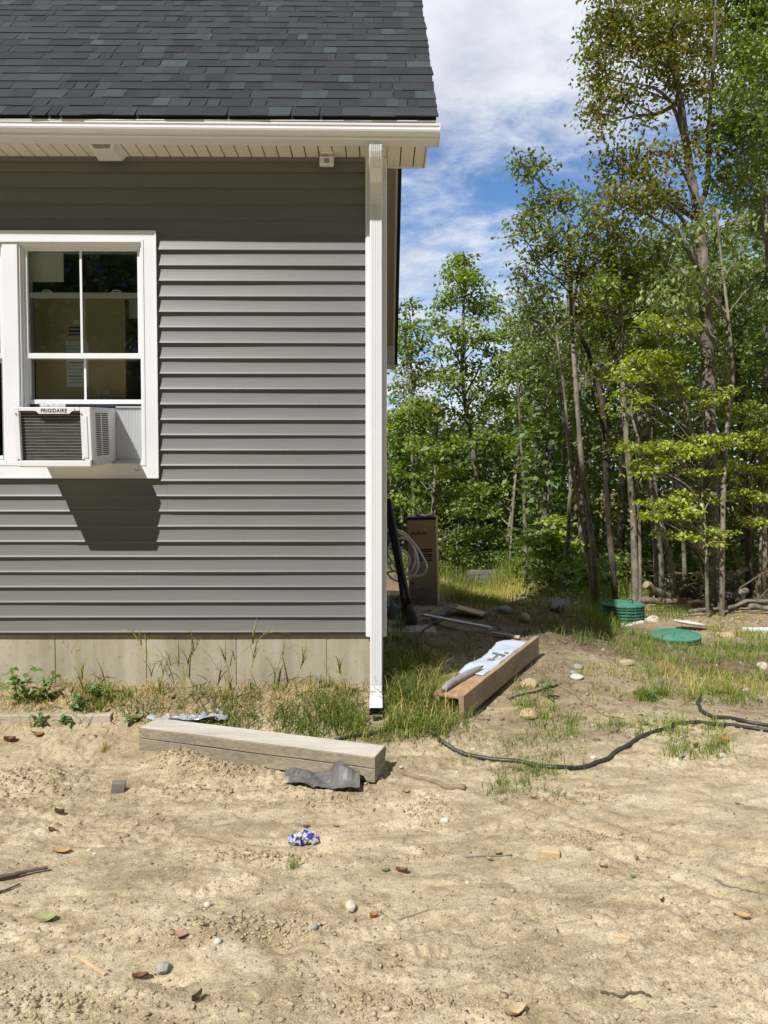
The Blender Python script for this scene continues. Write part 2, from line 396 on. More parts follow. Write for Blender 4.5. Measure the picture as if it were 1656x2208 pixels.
M['acwhite'] = pmat('air conditioner paint', (.74, .75, .78), (.70, .71, .74), 5, .38, .45)
M['acgrey'] = pmat('air conditioner steel side', (.60, .61, .63), (.56, .57, .59), 5, .45, .4)
M['coil'] = pmat('condenser fins', (.042, .040, .036), (.062, .059, .053), 60, .55, .3, .5, 300, (1, 1, 1))
M['tubebright'] = pmat('bare aluminium', (.55, .52, .48), None, 20, .4, .5, 0, 40, (1, 1, 1), .7)
M['navy'] = pmat('navy gap strip', (.012, .012, .035), None, 20, .8)
M['greyink'] = pmat('faded grey ink', (.10, .105, .115), (.17, .18, .19), 25, .6)
M['ink'] = pmat('navy ink', (.02, .022, .045), None, 30, .5)
M['blackplastic'] = pmat('black polyethylene', (.020, .020, .022), (.05, .048, .045), 9, .42, .45, .2, 60)
M['blackpaint'] = pmat('black fibreglass handle', (.012, .012, .014), (.02, .02, .022), 9, .3, .5)
M['mudsteel'] = pmat('muddy steel', (.10, .07, .045), (.045, .035, .03), 9, .8, .25, .4, 40)
M['whitehose'] = pmat('white corrugated tube', (.78, .78, .75), (.66, .65, .61), 14, .45, .4)
M['poly'] = pmat('grey plastic sheet', (.42, .45, .50), (.30, .32, .36), 14, .3, .5, .4, 30)
M['greyrubber'] = pmat('weathered grey membrane', (.085, .082, .078), (.15, .145, .135), 14, .5, .5, .4, 50)
M['wrap'] = pmat('house wrap', (.50, .55, .63), (.42, .47, .55), 10, .5, .4, .3, 30)
M['lid'] = pmat('dusty green polyethylene', (.035, .20, .13), (.10, .235, .165), 7, .55, .3, .2, 60)
M['whiteboard'] = pmat('primed white board', (.66, .66, .62), (.56, .55, .50), 8, .6, .3)
M['blue'] = pmat('blue foil', (.04, .05, .34), (.55, .57, .66), 38, .3, .5, 0, 40, (1, 1, 1), 0, .48, .54)
M['stonewhite'] = pmat('pale pebble', (.58, .54, .45), (.46, .42, .34), 14, .8, .2, .4, 40)
M['stonegrey'] = pmat('grey stone', (.33, .33, .31), (.22, .22, .21), 14, .8, .2, .5, 40)
M['stonetan'] = pmat('tan stone', (.46, .36, .22), (.36, .28, .17), 9, .85, .2, .5, 40)
def wood(name, a, b, scale=3, axis=0, rough=.8):
    s = NT(name); st = [26, 26, 26]; st[axis] = 1.6
    v = s.mapping('Object', tuple(st)); n = s.noise(v, scale, 6, .65, .6)
    c = s.ramp(n, [(.3, a), (.7, b)])
    st2 = [3, 3, 3]; st2[axis] = .8
    c = s.mix(.6, c, s.ramp(s.noise(s.mapping('Object', tuple(st2)), 2.2, 5, .6), [(.35, (.6, .58, .55)), (.65, (1.1, 1.1, 1.1))]), 'MULTIPLY')
    s.bsdf(c, rough, .2, 0, n, .35, .004); return s.m
M['timber'] = wood('weathered timber', (.20, .172, .125), (.36, .315, .24), 3, 0)
M['timberpale'] = wood('paler timber face', (.46, .43, .37), (.62, .585, .51), 3, 0)
M['plank'] = wood('pale plank', (.40, .36, .29), (.52, .47, .38), 3, 0)
M['troughwood'] = wood('stained board', (.30, .215, .125), (.46, .37, .25), 3, 1)
M['osb'] = pmat('reddish strand board', (.30, .17, .09), (.42, .28, .16), 25, .8, .2, .3, 40, (2, .6, 1))
M['cutwood'] = pmat('fresh cut wood', (.55, .43, .26), (.47, .35, .2), 14, .75, .2, .2, 60)
M['endwood'] = pmat('weathered end grain', (.36, .32, .25), (.24, .2, .15), 22, .85, .2, .3, 60)
M['stick'] = pmat('bare stick', (.30, .24, .16), (.20, .155, .10), 16, .8, .2, .3, 40)
M['darkstick'] = pmat('dark dead stick', (.13, .10, .075), (.075, .058, .045), 18, .85, .2, .4, 40)
M['greywood'] = pmat('grey weathered wood', (.22, .215, .2), (.15, .145, .13), 18, .85, .2, .4, 40)
def bark(name, a, b, c, sc=1):
    s = NT(name); v = s.mapping('Object', (9*sc, 9*sc, 1.6*sc)); n = s.noise(v, 2.0, 7, .7, .5); big = s.noise(s.mapping('Object', (5, 5, 3)), 1.7, 6, .65)
    col = s.mix(s.ramp(big, [(.42, (0, 0, 0)), (.58, (1, 1, 1))]), s.ramp(n, [(.3, a), (.68, b)]), s.ramp(n, [(.3, b), (.7, c)]))
    s.bsdf(col, .9, .15, 0, n, 1.0, .04); return s.m
M['barkgrey'] = bark('grey lichen bark', (.10, .085, .065), (.19, .165, .13), (.27, .25, .20))
M['barkpale'] = bark('pale grey bark', (.10, .085, .062), (.24, .21, .165), (.35, .32, .26))
M['barkdark'] = bark('dark bark', (.035, .028, .02), (.07, .056, .04), (.12, .10, .075))
M['barkbrown'] = bark('brown bark', (.11, .08, .05), (.19, .145, .1), (.27, .21, .15))

# ------------------------------------------------------------------ the ground, one sheet
def axis(lo, hi, a, b, step, grow=1.13):
    c = list(np.arange(a, b, step)); d = step; x = b
    while x < hi: c.append(x); d = min(d*grow, 12); x += d
    c.append(hi); d = step; x = a - step*1.0; left = []
    while x > lo: left.append(x); d = min(d*grow, 12); x -= d
    left.append(lo); return np.array(sorted(left)+c)
gx = axis(-150, 150, -2.15, 2.6, .0095, 1.10); gy = axis(-60, 260, 2.05, 5.2, .0085, 1.07)
GX, GY = np.meshgrid(gx, gy)
GZ = H(GX, GY)
nx, ny = len(gx), len(gy)
gv = np.stack([GX.ravel(), GY.ravel(), GZ.ravel()], 1)
ii = (np.arange(ny-1)[:, None]*nx + np.arange(nx-1)[None, :]).ravel()
gf = np.stack([ii, ii+1, ii+nx+1, ii+nx], 1)
def soilmask(x, y):
    n = fbm(x*1.6+9, y*1.6, 4, 77)
    m = np.zeros_like(x)
    m = np.maximum(m, sm((y-5.3)/1.6)*sm((x-.05)/.3))                       # dug earth behind the corner
    m = np.maximum(m, .45*gs(x, y, .6, 4.7, .7, .5)); m = np.maximum(m, .95*gs(x, y, 1.75, 7.7, 1.2, .9)); m = np.maximum(m, .5*sm((y-4.75)/.6)*sm((x-.3)/.4))
    m = np.maximum(m, .40*sm((y-4.3)/.3)*(1-sm((x+.0)/.4)))
    m = m*(1-.75*sm((y-10.5)/1.5))
    m = m*(1-.8*gs(x, y, 4.6, 9.2, 1.4, 1.3))
    m = np.maximum(m, .95*sm((y-14.5)/4))
    return np.clip(m*1.0 + (n-.5)*1.2*(.2+m), 0, 1)
soil = soilmask(GX, GY).ravel()
def _ground():
    s = NT('sandy ground'); v = s.mapping('World')
    a = s.noise(v, 1.3, 8, .62, .5); b = s.noise(s.mapping('World', (3.2, 7.5, 7.5), (0, 0, .3)), 1.0, 8, .66, .7); c = s.noise(v, 11, 8, .7, .3); f = s.noise(v, 130, 5, .75); vf = s.noise(v, 420, 2, .6)
    sand = s.ramp(b, [(.27, (.30, .235, .142)), (.40, (.43, .348, .222)), (.52, (.54, .450, .300)), (.68, (.64, .548, .385))])
    sand = s.mix(.75, sand, s.ramp(a, [(.36, (.60, .58, .55)), (.48, (.95, .94, .92)), (.62, (1.08, 1.08, 1.08))]), 'MULTIPLY')
    sand = s.mix(.7, sand, s.ramp(c, [(.3, (.58, .55, .5)), (.47, (1, 1, 1)), (.7, (1.12, 1.12, 1.12))]), 'MULTIPLY')
    damp = s.noise(s.mapping('World', (2.4, 5.5, 5), (0, 0, -.35)), 1.0, 9, .72, .9)
    sand = s.mix(s.ramp(damp, [(.525, (0, 0, 0)), (.575, (.55, .55, .55))]), sand, s.ramp(c, [(.35, (.27, .205, .118)), (.65, (.42, .338, .212))]))
    earth = s.ramp(c, [(.3, (.105, .072, .042)), (.5, (.20, .145, .09)), (.7, (.31, .24, .155))])
    at = s.n('ShaderNodeAttribute'); at.attribute_name = 'soil'
    col = s.mix(at.outputs['Fac'], sand, earth)
    col = s.mix(.9, col, s.ramp(f, [(.33, (.5, .48, .44)), (.46, (.95, .95, .95)), (.66, (1.28, 1.28, 1.25))]), 'MULTIPLY')
    g3 = s.noise(v, 34, 8, .75, .6)
    col = s.mix(.7, col, s.ramp(g3, [(.36, (.52, .49, .44)), (.44, (1, 1, 1)), (.65, (1.12, 1.12, 1.12))]), 'MULTIPLY')
    col = s.mix(.35, col, s.ramp(vf, [(.36, (.6, .6, .6)), (.64, (1.3, 1.3, 1.3))]), 'MULTIPLY')
    h = s.math('ADD', s.math('MULTIPLY', g3, .9), s.math('ADD', s.math('MULTIPLY', f, .6), s.math('ADD', s.math('MULTIPLY', c, 1.2), s.math('MULTIPLY', vf, .15))))
    s.bsdf(col, .95, .12, 0, h, .7, .018); return s.m
M['ground'] = _ground()
ground = mesh_obj('ground', gv, gf, M['ground'], smooth=True)
att = ground.data.attributes.new('soil', 'FLOAT', 'POINT'); att.data.foreach_set('value', soil.astype(np.float32))
tag(ground, 'bare sandy ground with crusts, prints and darker dug earth', 'ground', kind='structure')

# ------------------------------------------------------------------ the house
WY = 5.0
XR = P(834, 1100, 4.975).x                 # right edge of the corner post
XP = P(788.5, 1100, 4.975).x               # its left edge
XL = -7.5
SOF = P(600, 341.5, WY).z                  # soffit level
ZB = P(500, 1363.5, WY-.016).z             # lip of the lowest siding course
CRS = (P(500, 371, WY-.016).z - ZB)/30
YB = 13.6                                  # back wall
EAVY, EAVZ = 4.585, P(500, 251, 4.585).z   # front edge of the shingles
RIDGE = (EAVY + YB + .415)/2
house = empty('house', (XR, WY, ZB-.3))
tag(house, 'grey sided house with black shingle roof and white trim at the left of the yard', 'house')

# window opening group
CR = P(339.5, 800, WY-.02).x; CT = P(300, 500, WY-.02).z; CB = P(300, 1030, WY-.02).z
MC = P(25.5, 800, WY-.02).x; CL = 2*MC-CR
# siding
SEAM = {}
def course_at(v): return int((P(500, v, WY).z-ZB)/CRS)
SEAM[course_at(1064)] = [P(361.5, 1064, WY).x]; SEAM[course_at(1097)] = [P(362.5, 1097, WY).x]
SEAM[course_at(1130)] = [P(163, 1130, WY).x]; SEAM[course_at(1155)] = [P(163, 1155, WY).x]
sd = MB()
def strip(x0, x1, z0, z1, dy=0.0):
    lip = .0195
    pr = [(-lip*.15-.002, z0+.003), (-lip-.0005, z0), (-lip-.0012, z0+.003)]+[(-.0015-(lip-.0012)*(1-t)**1.45, z0+t*(z1+.004-z0)) for t in (.12, .26, .42, .6, .8, 1.0)]; np_ = len(pr)
    n = max(1, int((x1-x0)/.12)); xs = np.linspace(x0, x1, n+1); v = []
    for x in xs:
        w = .0011*sin(x*1.9+z0*31)+.0007*sin(x*5.3+z0*77)
        v += [(x, WY+a+w+dy, b) for a, b in pr]
    f = [(i*np_+j, (i+1)*np_+j, (i+1)*np_+j+1, i*np_+j+1) for i in range(n) for j in range(np_-1)]
    f += [tuple(range(np_)), tuple(n*np_+j for j in range(np_-1, -1, -1))]
    sd.add(v, f)
i = 0
while ZB+i*CRS < SOF+.02:
    z0, z1 = ZB+i*CRS, min(ZB+(i+1)*CRS, SOF+.06)
    segs = [(XL, XP+.006)]
    if z0 > CB+.004 and z1 < CT+.075: segs = [(XL, CL+.012), (CR-.012, XP+.006)]
    for a, b in segs:
        cuts = [a]+[c for c in SEAM.get(i, []) if a < c < b]+[b]
        for q in range(len(cuts)-1): strip(cuts[q], cuts[q+1]-(.0012 if q < len(cuts)-2 else 0), z0, z1, -.0018*q)
    i += 1
sid = sd.build('siding', M['siding'], house)
# frieze strip under the soffit
MB().box(XL, XP, WY-.022, WY-.004, SOF-.028, SOF-.002).build('frieze_strip', M['siding'], house)
# wall body (keeps the rooms dark), with the window opening left free
wb = MB(); FND = ZB-.02
wx0, wx1, wz0, wz1 = CL+.085, CR-.085, CB+.075, CT-.055
wb.box(XL, wx0, WY, WY+.13, FND, SOF+.15); wb.box(wx1, XR-.012, WY+.004, WY+.13, FND, SOF+.15)
wb.box(wx0, wx1, WY, WY+.13, FND, wz0); wb.box(wx0, wx1, WY, WY+.13, wz1, SOF+.15)
wb.box(XR-.13, XR-.012, WY+.13, YB, FND, SOF+.15); wb.box(XL, XR-.012, YB-.13, YB, FND, SOF+.15); wb.box(XL, XL+.1, WY+.13, YB-.13, FND, SOF+.15)
gz = SOF+.15
wb.add([(XR-.012, WY+.01, gz), (XR-.012, YB-.01, gz), (XR-.012, RIDGE, gz+(RIDGE-WY)), (XR-.1, WY+.01, gz), (XR-.1, YB-.01, gz), (XR-.1, RIDGE, gz+(RIDGE-WY))], [(0,1,2), (5,4,3), (0,3,4,1), (1,4,5,2), (2,5,3,0)])
wb.box(XL+.1, XR-.13, WY+.13, YB-.13, SOF+.02, SOF+.14); wb.box(XL+.1, XR-.13, WY+.13, YB-.13, FND, FND+.1)
wb.build('outer_wall', M['siding'], house)
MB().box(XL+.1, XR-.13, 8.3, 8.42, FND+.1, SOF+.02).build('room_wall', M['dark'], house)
# foundation with form joints
fd = MB(); joints = [P(u, 1430, WY+.02).x for u in (-75, 120, 316.5, 510, 705)]
ed = [XL]+joints+[XR-.022]
for a, b in zip(ed[:-1], ed[1:]): fd.bbox(a+.0022, b-.0022, WY+.018, WY+.2, -.9, FND+.012, .003)
fd.box(XL, XR-.03, WY+.024, WY+.19, -.9, FND+.008)
for a, b in zip(np.arange(WY+.2, YB-.3, .6), np.arange(WY+.8, YB+.3, .6)): fd.bbox(XR-.2, XR-.022, a+.0022, min(b, YB)-.0022, -1.6, FND+.01, .003)
fd.build('foundation', M['concrete'], house)
# corner post
cp = MB(); zb = P(810, 1373, 4.975).z
cp.bbox(XP, XR, WY-.027, WY+.02, zb, SOF-.001, .004)
cp.bbox(XR-.012, XR+.001, WY+.02, WY+.1, zb, SOF-.001, .002)
cp.bbox(XP+.006, XR-.006, WY-.031, WY-.0275, zb, SOF-.002, .002)
cp.build('corner_post', M['white'], house)
# soffit panels: grooved vinyl, boxed round the corner
SX1 = P(922, 316, 4.81).x; SY0, SYF = 4.745, P(915, 359.5, 5.14).y
sf = MB(); pw = P(690, 330, 4.9).x - P(660.4, 330, 4.9).x
x = SX1-.012
xg = P(660, 341, 4.985).x
x = xg + pw*math.floor((SX1-.02-xg)/pw)
edges = [SX1-.006]
while x > XL: edges.append(x); x -= pw
for b, a in zip(edges[:-1], edges[1:]):
    y1 = (SYF if b > XR+.01 else WY-.003)
    if a < XR < b:
        sf.bbox(a+.0035, XR, SY0, WY-.03, SOF, SOF+.012, .0015); sf.bbox(XR+.001, b-.0035, SY0, SYF, SOF, SOF+.012, .0015); continue
    sf.bbox(a+.0035, b-.0035, SY0, y1, SOF, SOF+.012, .0015)
sf.build('soffit', M['soffit'], house)
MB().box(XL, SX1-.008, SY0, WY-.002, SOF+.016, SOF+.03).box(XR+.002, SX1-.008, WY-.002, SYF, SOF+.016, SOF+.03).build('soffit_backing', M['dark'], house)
# boxed return end
rt = MB(); rt.bbox(SX1-.006, SX1+.004, SY0-.006, SYF+.004, SOF-.004, SOF+.15, .002)
rt.bbox(XR, SX1-.006, SYF-.004, SYF+.006, SOF-.004, SOF+.26, .002)
rt.bbox(XR, SX1-.007, SYF-.012, SYF-.0045, SOF-.006, SOF+.002, .001)
rt.build('eave_return', M['white'], house)
# fascia behind the gutter
MB().bbox(XL, SX1+.002, 4.728, 4.744, SOF-.012, EAVZ+.1, .002).build('fascia', M['whitemetal'], house)
# gutter (slopes a little to the downspout)
GXR = P(948, 285, 4.62).x
gzt = P(900, 266, 4.6).z
prof = []
def gp(y, dz): prof.append((y, gzt+dz))
for y, dz in ((4.600, 0), (4.600, -.012), (4.606, -.020), (4.606, -.026), (4.602, -.034), (4.606, -.044), (4.616, -.052), (4.630, -.056), (4.633, -.062), (4.633, -.074), (4.640, -.080), (4.727, -.083), (4.727, .015), (4.7255, .015), (4.7255, -.0815), (4.642, -.0785), (4.6345, -.073), (4.6345, -.061), (4.6315, -.0545), (4.617, -.0505), (4.6075, -.0430), (4.6036, -.034), (4.6075, -.026), (4.6075, -.0195), (4.6016, -.012), (4.6016, -.0015), (4.612, -.0015), (4.612, 0)): gp(y, dz)
g_ = MB(); slope = .034/ (P(948,266,4.6).x-P(0,252,4.6).x)*1.0
g_.extrude(prof, GXR, XL, slope*.42*(GXR-XL))
g_.extrude([(4.599, gzt+.001), (4.599, gzt-.03), (4.607, gzt-.05), (4.631, gzt-.06), (4.633, gzt-.0835), (4.727, gzt-.085), (4.727, gzt+.012)], GXR-.0005, GXR+.003)
g_.build('gutter', M['whitemetal'], house)
# downspout
dsx0, dsx1 = P(797.5, 700, 4.93).x, P(824, 700, 4.93).x; dw = (dsx1-dsx0)/2; dc = (dsx0+dsx1)/2
def rect_profile(w, d, ribs=True):
    """rounded rectangle with ribs in its two wide faces; local (x, y), y<0 faces the yard"""
    p = []; c = .007
    def side(x0, x1, y, sgn):
        q = []
        if ribs:
            for k in range(5):
                xm = x0+(x1-x0)*(k+.9)/5.8; h = (x1-x0)/5.8*.5
                q += [(xm-h*.62, y), (xm-h*.36, y+sgn*.0036), (xm+h*.36, y+sgn*.0036), (xm+h*.62, y)]
        return q
    p += [(-w+c, -d), *side(-w+c, w-c, -d, 1), (w-c, -d), (w-c*.3, -d+c*.3), (w, -d+c), (w, d-c), (w-c*.3, d-c*.3), (w-c, d), (-w+c, d), (-w+c*.3, d-c*.3), (-w, d-c), (-w, -d+c), (-w+c*.3, -d+c*.3)]
    return p
def sweep(mb, prof, path, scale=None, cap=False):
    """profile (x, depth) carried along a (y, z) path in the plane x = dc"""
    m = len(path); n = len(prof); v = []
    for i, (y, z) in enumerate(path):
        ty = path[min(i+1, m-1)][0]-path[max(i-1, 0)][0]; tz = path[min(i+1, m-1)][1]-path[max(i-1, 0)][1]
        l = sqrt(ty*ty+tz*tz); ty /= l; tz /= l
        ny_, nz_ = -tz, ty                    # for a path going down this points to +y
        k = scale[i] if scale else 1
        for a, b in prof: v.append((dc+a*k, y+ny_*b*k, z+nz_*b*k))
    f = [(i*n+j, i*n+(j+1) % n, (i+1)*n+(j+1) % n, (i+1)*n+j) for i in range(m-1) for j in range(n)]
    mb.add(v, f)
dd = .0285
py = WY-.033-dd-.002
zt = gzt-.083
ztop, zmid = P(810, 345, 4.9).z, P(810, 392, 4.93).z
dso = empty('downspout', (dc, py, 0), house)
el = MB(); sweep(el, rect_profile(dw*1.02, dd*1.02), [(4.676, zt+.01), (4.677, zt-.018), (4.683, zt-.042), (4.695, zt-.066), (4.712, zt-.087), (4.735, zt-.106)])
el.build('upper_elbow', M['whitemetal'], dso)
e2 = MB(); sweep(e2, rect_profile(dw*.99, dd*.99, False), [(4.733, zt-.1045), (4.80, zt-.150), (py-.045, zmid+.04)])
sweep(e2, rect_profile(dw*1.03, dd*1.03, False), [(py-.05, zmid+.044), (py-.016, zmid+.022), (py-.003, zmid+.0), (py, zmid-.03)])
e2.build('offset_pipe', M['whitemetal'], dso)
e3 = MB(); zz = [zmid-.028, zmid-.058]; path = [(py, zmid-.02)]; sc = [1.05]
z = zmid-.05
path.append((py, z)); sc.append(1.05)
for k in range(6):
    path += [(py, z-.0035), (py, z-.010), (py, z-.012)]; sc += [1.0, 1.0, 1.05]; z -= .012
path += [(py, z-.02), (py, z-.021)]; sc += [1.05, .99]
sweep(e3, rect_profile(dw, dd, False), path, sc)
e3.build('crimped_sleeve', M['whitemetal'], dso)
zlow = P(808, 1492, 4.91).z; zend = P(808, 1535, 4.775).z
pp = MB(); sweep(pp, rect_profile(dw, dd), [(py, z-.01), (py, (z+zlow)/2), (py, zlow)]); pp.build('pipe', M['whitemetal'], dso)
lo = MB(); path = [(py, zlow+.05)]; sc = [1.04]; q = zlow+.045
for k in range(4):
    path += [(py-.002*k, q-.003), (py-.002*k, q-.010), (py-.002*k, q-.012)]; sc += [1.0, 1.0, 1.05]; q -= .012
path += [(py-.010, q-.018), (py-.035, q-.042), (4.775, zend)]; sc += [1.06, 1.09, 1.09]
sweep(lo, rect_profile(dw, dd, False), path, sc); lo.build('outlet_elbow', M['whitemetal'], dso)
ty_, tz_ = 4.775-(py-.035), zend-(q-.042); tl_ = sqrt(ty_*ty_+tz_*tz_); ty_ /= tl_; tz_ /= tl_
ins = MB(); sweep(ins, rect_profile(dw*.98, dd*.98, False), [(4.775-ty_*.030, zend-tz_*.030), (4.775-ty_*.002, zend-tz_*.002)], [1.06, 1.06]); n_ = len(ins.v)//2
ins.add(ins.v[:n_], [tuple(range(n_))]); ins.build('outlet_dark_bore', M['dark'], dso)
# roof: shingle courses, each tab its own piece of one mesh
EXPO = .139; SX = P(944.5, 254, 4.585).x
sh = MB(); c45 = sqrt(.5)
nc = int((RIDGE-EAVY)/c45/EXPO)+1
rr = random.Random(3)
def slope_pt(x, t, h): return (x, EAVY+t*c45-h*c45, EAVZ+t*c45+h*c45)
for k in range(nc):
    t0 = k*EXPO; t1 = t0+EXPO+.03
    x = SX+rr.uniform(-.004, .004); wob = rr.uniform(-.002, .002)
    while x > XL-.05:
        w = rr.choice((.07, .09, .11, .13, .16, .19))*rr.uniform(.85, 1.15); x1 = x-w
        raised = rr.random() < .5
        h = .0085 if raised else .0055
        sl_ = .012 if raised else -.012
        b = wob+rr.uniform(-.0035, .0035); b2 = b+rr.uniform(-.002, .002)
        top = .002
        v = [slope_pt(x1-sl_*.5, t0+b2, h), slope_pt(x+sl_*.5, t0+b, h), slope_pt(x, t1, top+.001), slope_pt(x1, t1, top+.001),
             slope_pt(x1-sl_*.5, t0+b2+.001, 0), slope_pt(x+sl_*.5, t0+b+.001, 0), slope_pt(x, t1, 0), slope_pt(x1, t1, 0)]
        sh.add(v, [(0, 1, 2, 3), (0, 4, 5, 1), (1, 5, 6, 2), (3, 2, 6, 7), (0, 3, 7, 4)])
        x = x1+ .001
sh.build('shingles', M['shingle'], house)
dk = MB(); BE = 2*RIDGE-EAVY
def slab(x0, x1, off, th, y0, y1, front=True):
    def zz(y): return EAVZ+(y-EAVY if front else BE-y)
    v = [(x0, y0, zz(y0)+off), (x1, y0, zz(y0)+off), (x1, y1, zz(y1)+off), (x0, y1, zz(y1)+off)]
    v += [(a, b, c-th) for a, b, c in v]
    return v, [(0, 1, 2, 3), (7, 6, 5, 4), (0, 4, 5, 1), (1, 5, 6, 2), (2, 6, 7, 3), (3, 7, 4, 0)]
dk.add(*slab(XL, SX-.008, -.003, .03, EAVY+.03, RIDGE)); dk.add(*slab(XL, SX-.02, -.003, .03, RIDGE, BE, False))
dk.build('roof_deck', M['black'], house)
bs = MB(); bs.add(*slab(XL, SX, .012, .012, RIDGE, BE+.02, False)); bs.build('rear_shingles', M['shingle'], house)
# metal drip edge above the gutter
MB().bbox(XL, SX1+.035, EAVY+.035, EAVY+.045, gzt+.001, EAVZ+.012, .001).bbox(XL, SX1+.035, EAVY+.012, EAVY+.036, EAVZ-.018, EAVZ-.0125, .001).build('drip_edge', M['whitemetal'], house)
# rake: soffit strips and board on both slopes
rk = MB(); rb = MB(); re_ = MB()
for front in (True, False):
    y0, y1 = (WY+.16, RIDGE) if front else (RIDGE, BE-.42)
    st = .092*c45; y = y0
    while y < y1-.02:
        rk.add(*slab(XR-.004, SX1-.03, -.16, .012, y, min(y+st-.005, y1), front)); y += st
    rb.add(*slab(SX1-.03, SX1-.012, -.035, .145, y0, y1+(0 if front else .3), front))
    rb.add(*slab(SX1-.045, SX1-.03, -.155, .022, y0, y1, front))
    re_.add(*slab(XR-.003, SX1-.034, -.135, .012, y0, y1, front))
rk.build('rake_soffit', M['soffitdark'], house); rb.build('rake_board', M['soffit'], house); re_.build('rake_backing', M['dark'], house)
br = MB(); br.bbox(XR-.004, SX1-.03, BE-.42, BE-.03, SOF-.005, SOF+.33, .003); br.bbox(XL, SX1+.02, BE-.03, BE+.09, SOF-.01, SOF+.09, .004); br.build('rear_eave_return', M['white'], house)

# ------------------------------------------------------------------ the double window
def frame_ring(mb, x0, x1, z0, z1, wl_, wr, wb_, wt, y0, y1, b=.002):
    mb.bbox(x0, x0+wl_, y0, y1, z0, z1, b); mb.bbox(x1-wr, x1, y0, y1, z0, z1, b)
    mb.bbox(x0+wl_+.0003, x1-wr-.0003, y0+.0004, y1, z0, z0+wb_, b); mb.bbox(x0+wl_+.0003, x1-wr-.0003, y0+.0004, y1, z1-wt, z1, b)
def px(u, Y): return P(u, 800, Y).x
def pz(v, Y): return P(200, v, Y).z
cas = MB()
cwd = P(340, 800, WY-.02).x-P(309, 800, WY-.02).x
ctop = CT-pz(523, WY-.02); cbot = pz(999, WY-.02)-CB
y0, y1 = WY-.030, WY+.012
# mitred casing
def mitre(mb, X0, X1, Z0, Z1, wl_, wr, wb_, wt, ya, yb):
    o = [(X0, Z0), (X1, Z0), (X1, Z1), (X0, Z1)]; n = [(X0+wl_, Z0+wb_), (X1-wr, Z0+wb_), (X1-wr, Z1-wt), (X0+wl_, Z1-wt)]
    g = .0004
    for k in range(4):
        a, b, c, d = o[k], o[(k+1) % 4], n[(k+1) % 4], n[k]
        pts = []
        cx = (a[0]+b[0]+c[0]+d[0])/4; cz = (a[1]+b[1]+c[1]+d[1])/4
        q = [(x+(cx-x)*g, z+(cz-z)*g) for x, z in (a, b, c, d)]
        bb = .004
        qi = [(x+(cx-x)*.02 if False else x, z) for x, z in q]
        v = [(x, ya, z) for x, z in q]+[(x, yb, z) for x, z in q]
        mb.add(v, [(0, 1, 2, 3), (7, 6, 5, 4), (0, 4, 5, 1), (1, 5, 6, 2), (2, 6, 7, 3), (3, 7, 4, 0)])
mitre(cas, CL, CR, CB, CT, cwd, cwd, cbot, ctop, y0, y1)
mitre(cas, CL-.004, CR+.004, CB-.004, CT+.004, .010, .010, .010, .010, y0-.005, y0-.0004)
mitre(cas, CL+cwd-.014, CR-cwd+.014, CB+cbot-.014, CT-ctop+.014, .0135, .0135, .0135, .0135, y0-.004, y0-.0003)
cas_o = None
MW = P(42, 800, WY-.02).x - P(9, 800, WY-.02).x
mx0, mx1 = MC-MW/2, MC+MW/2
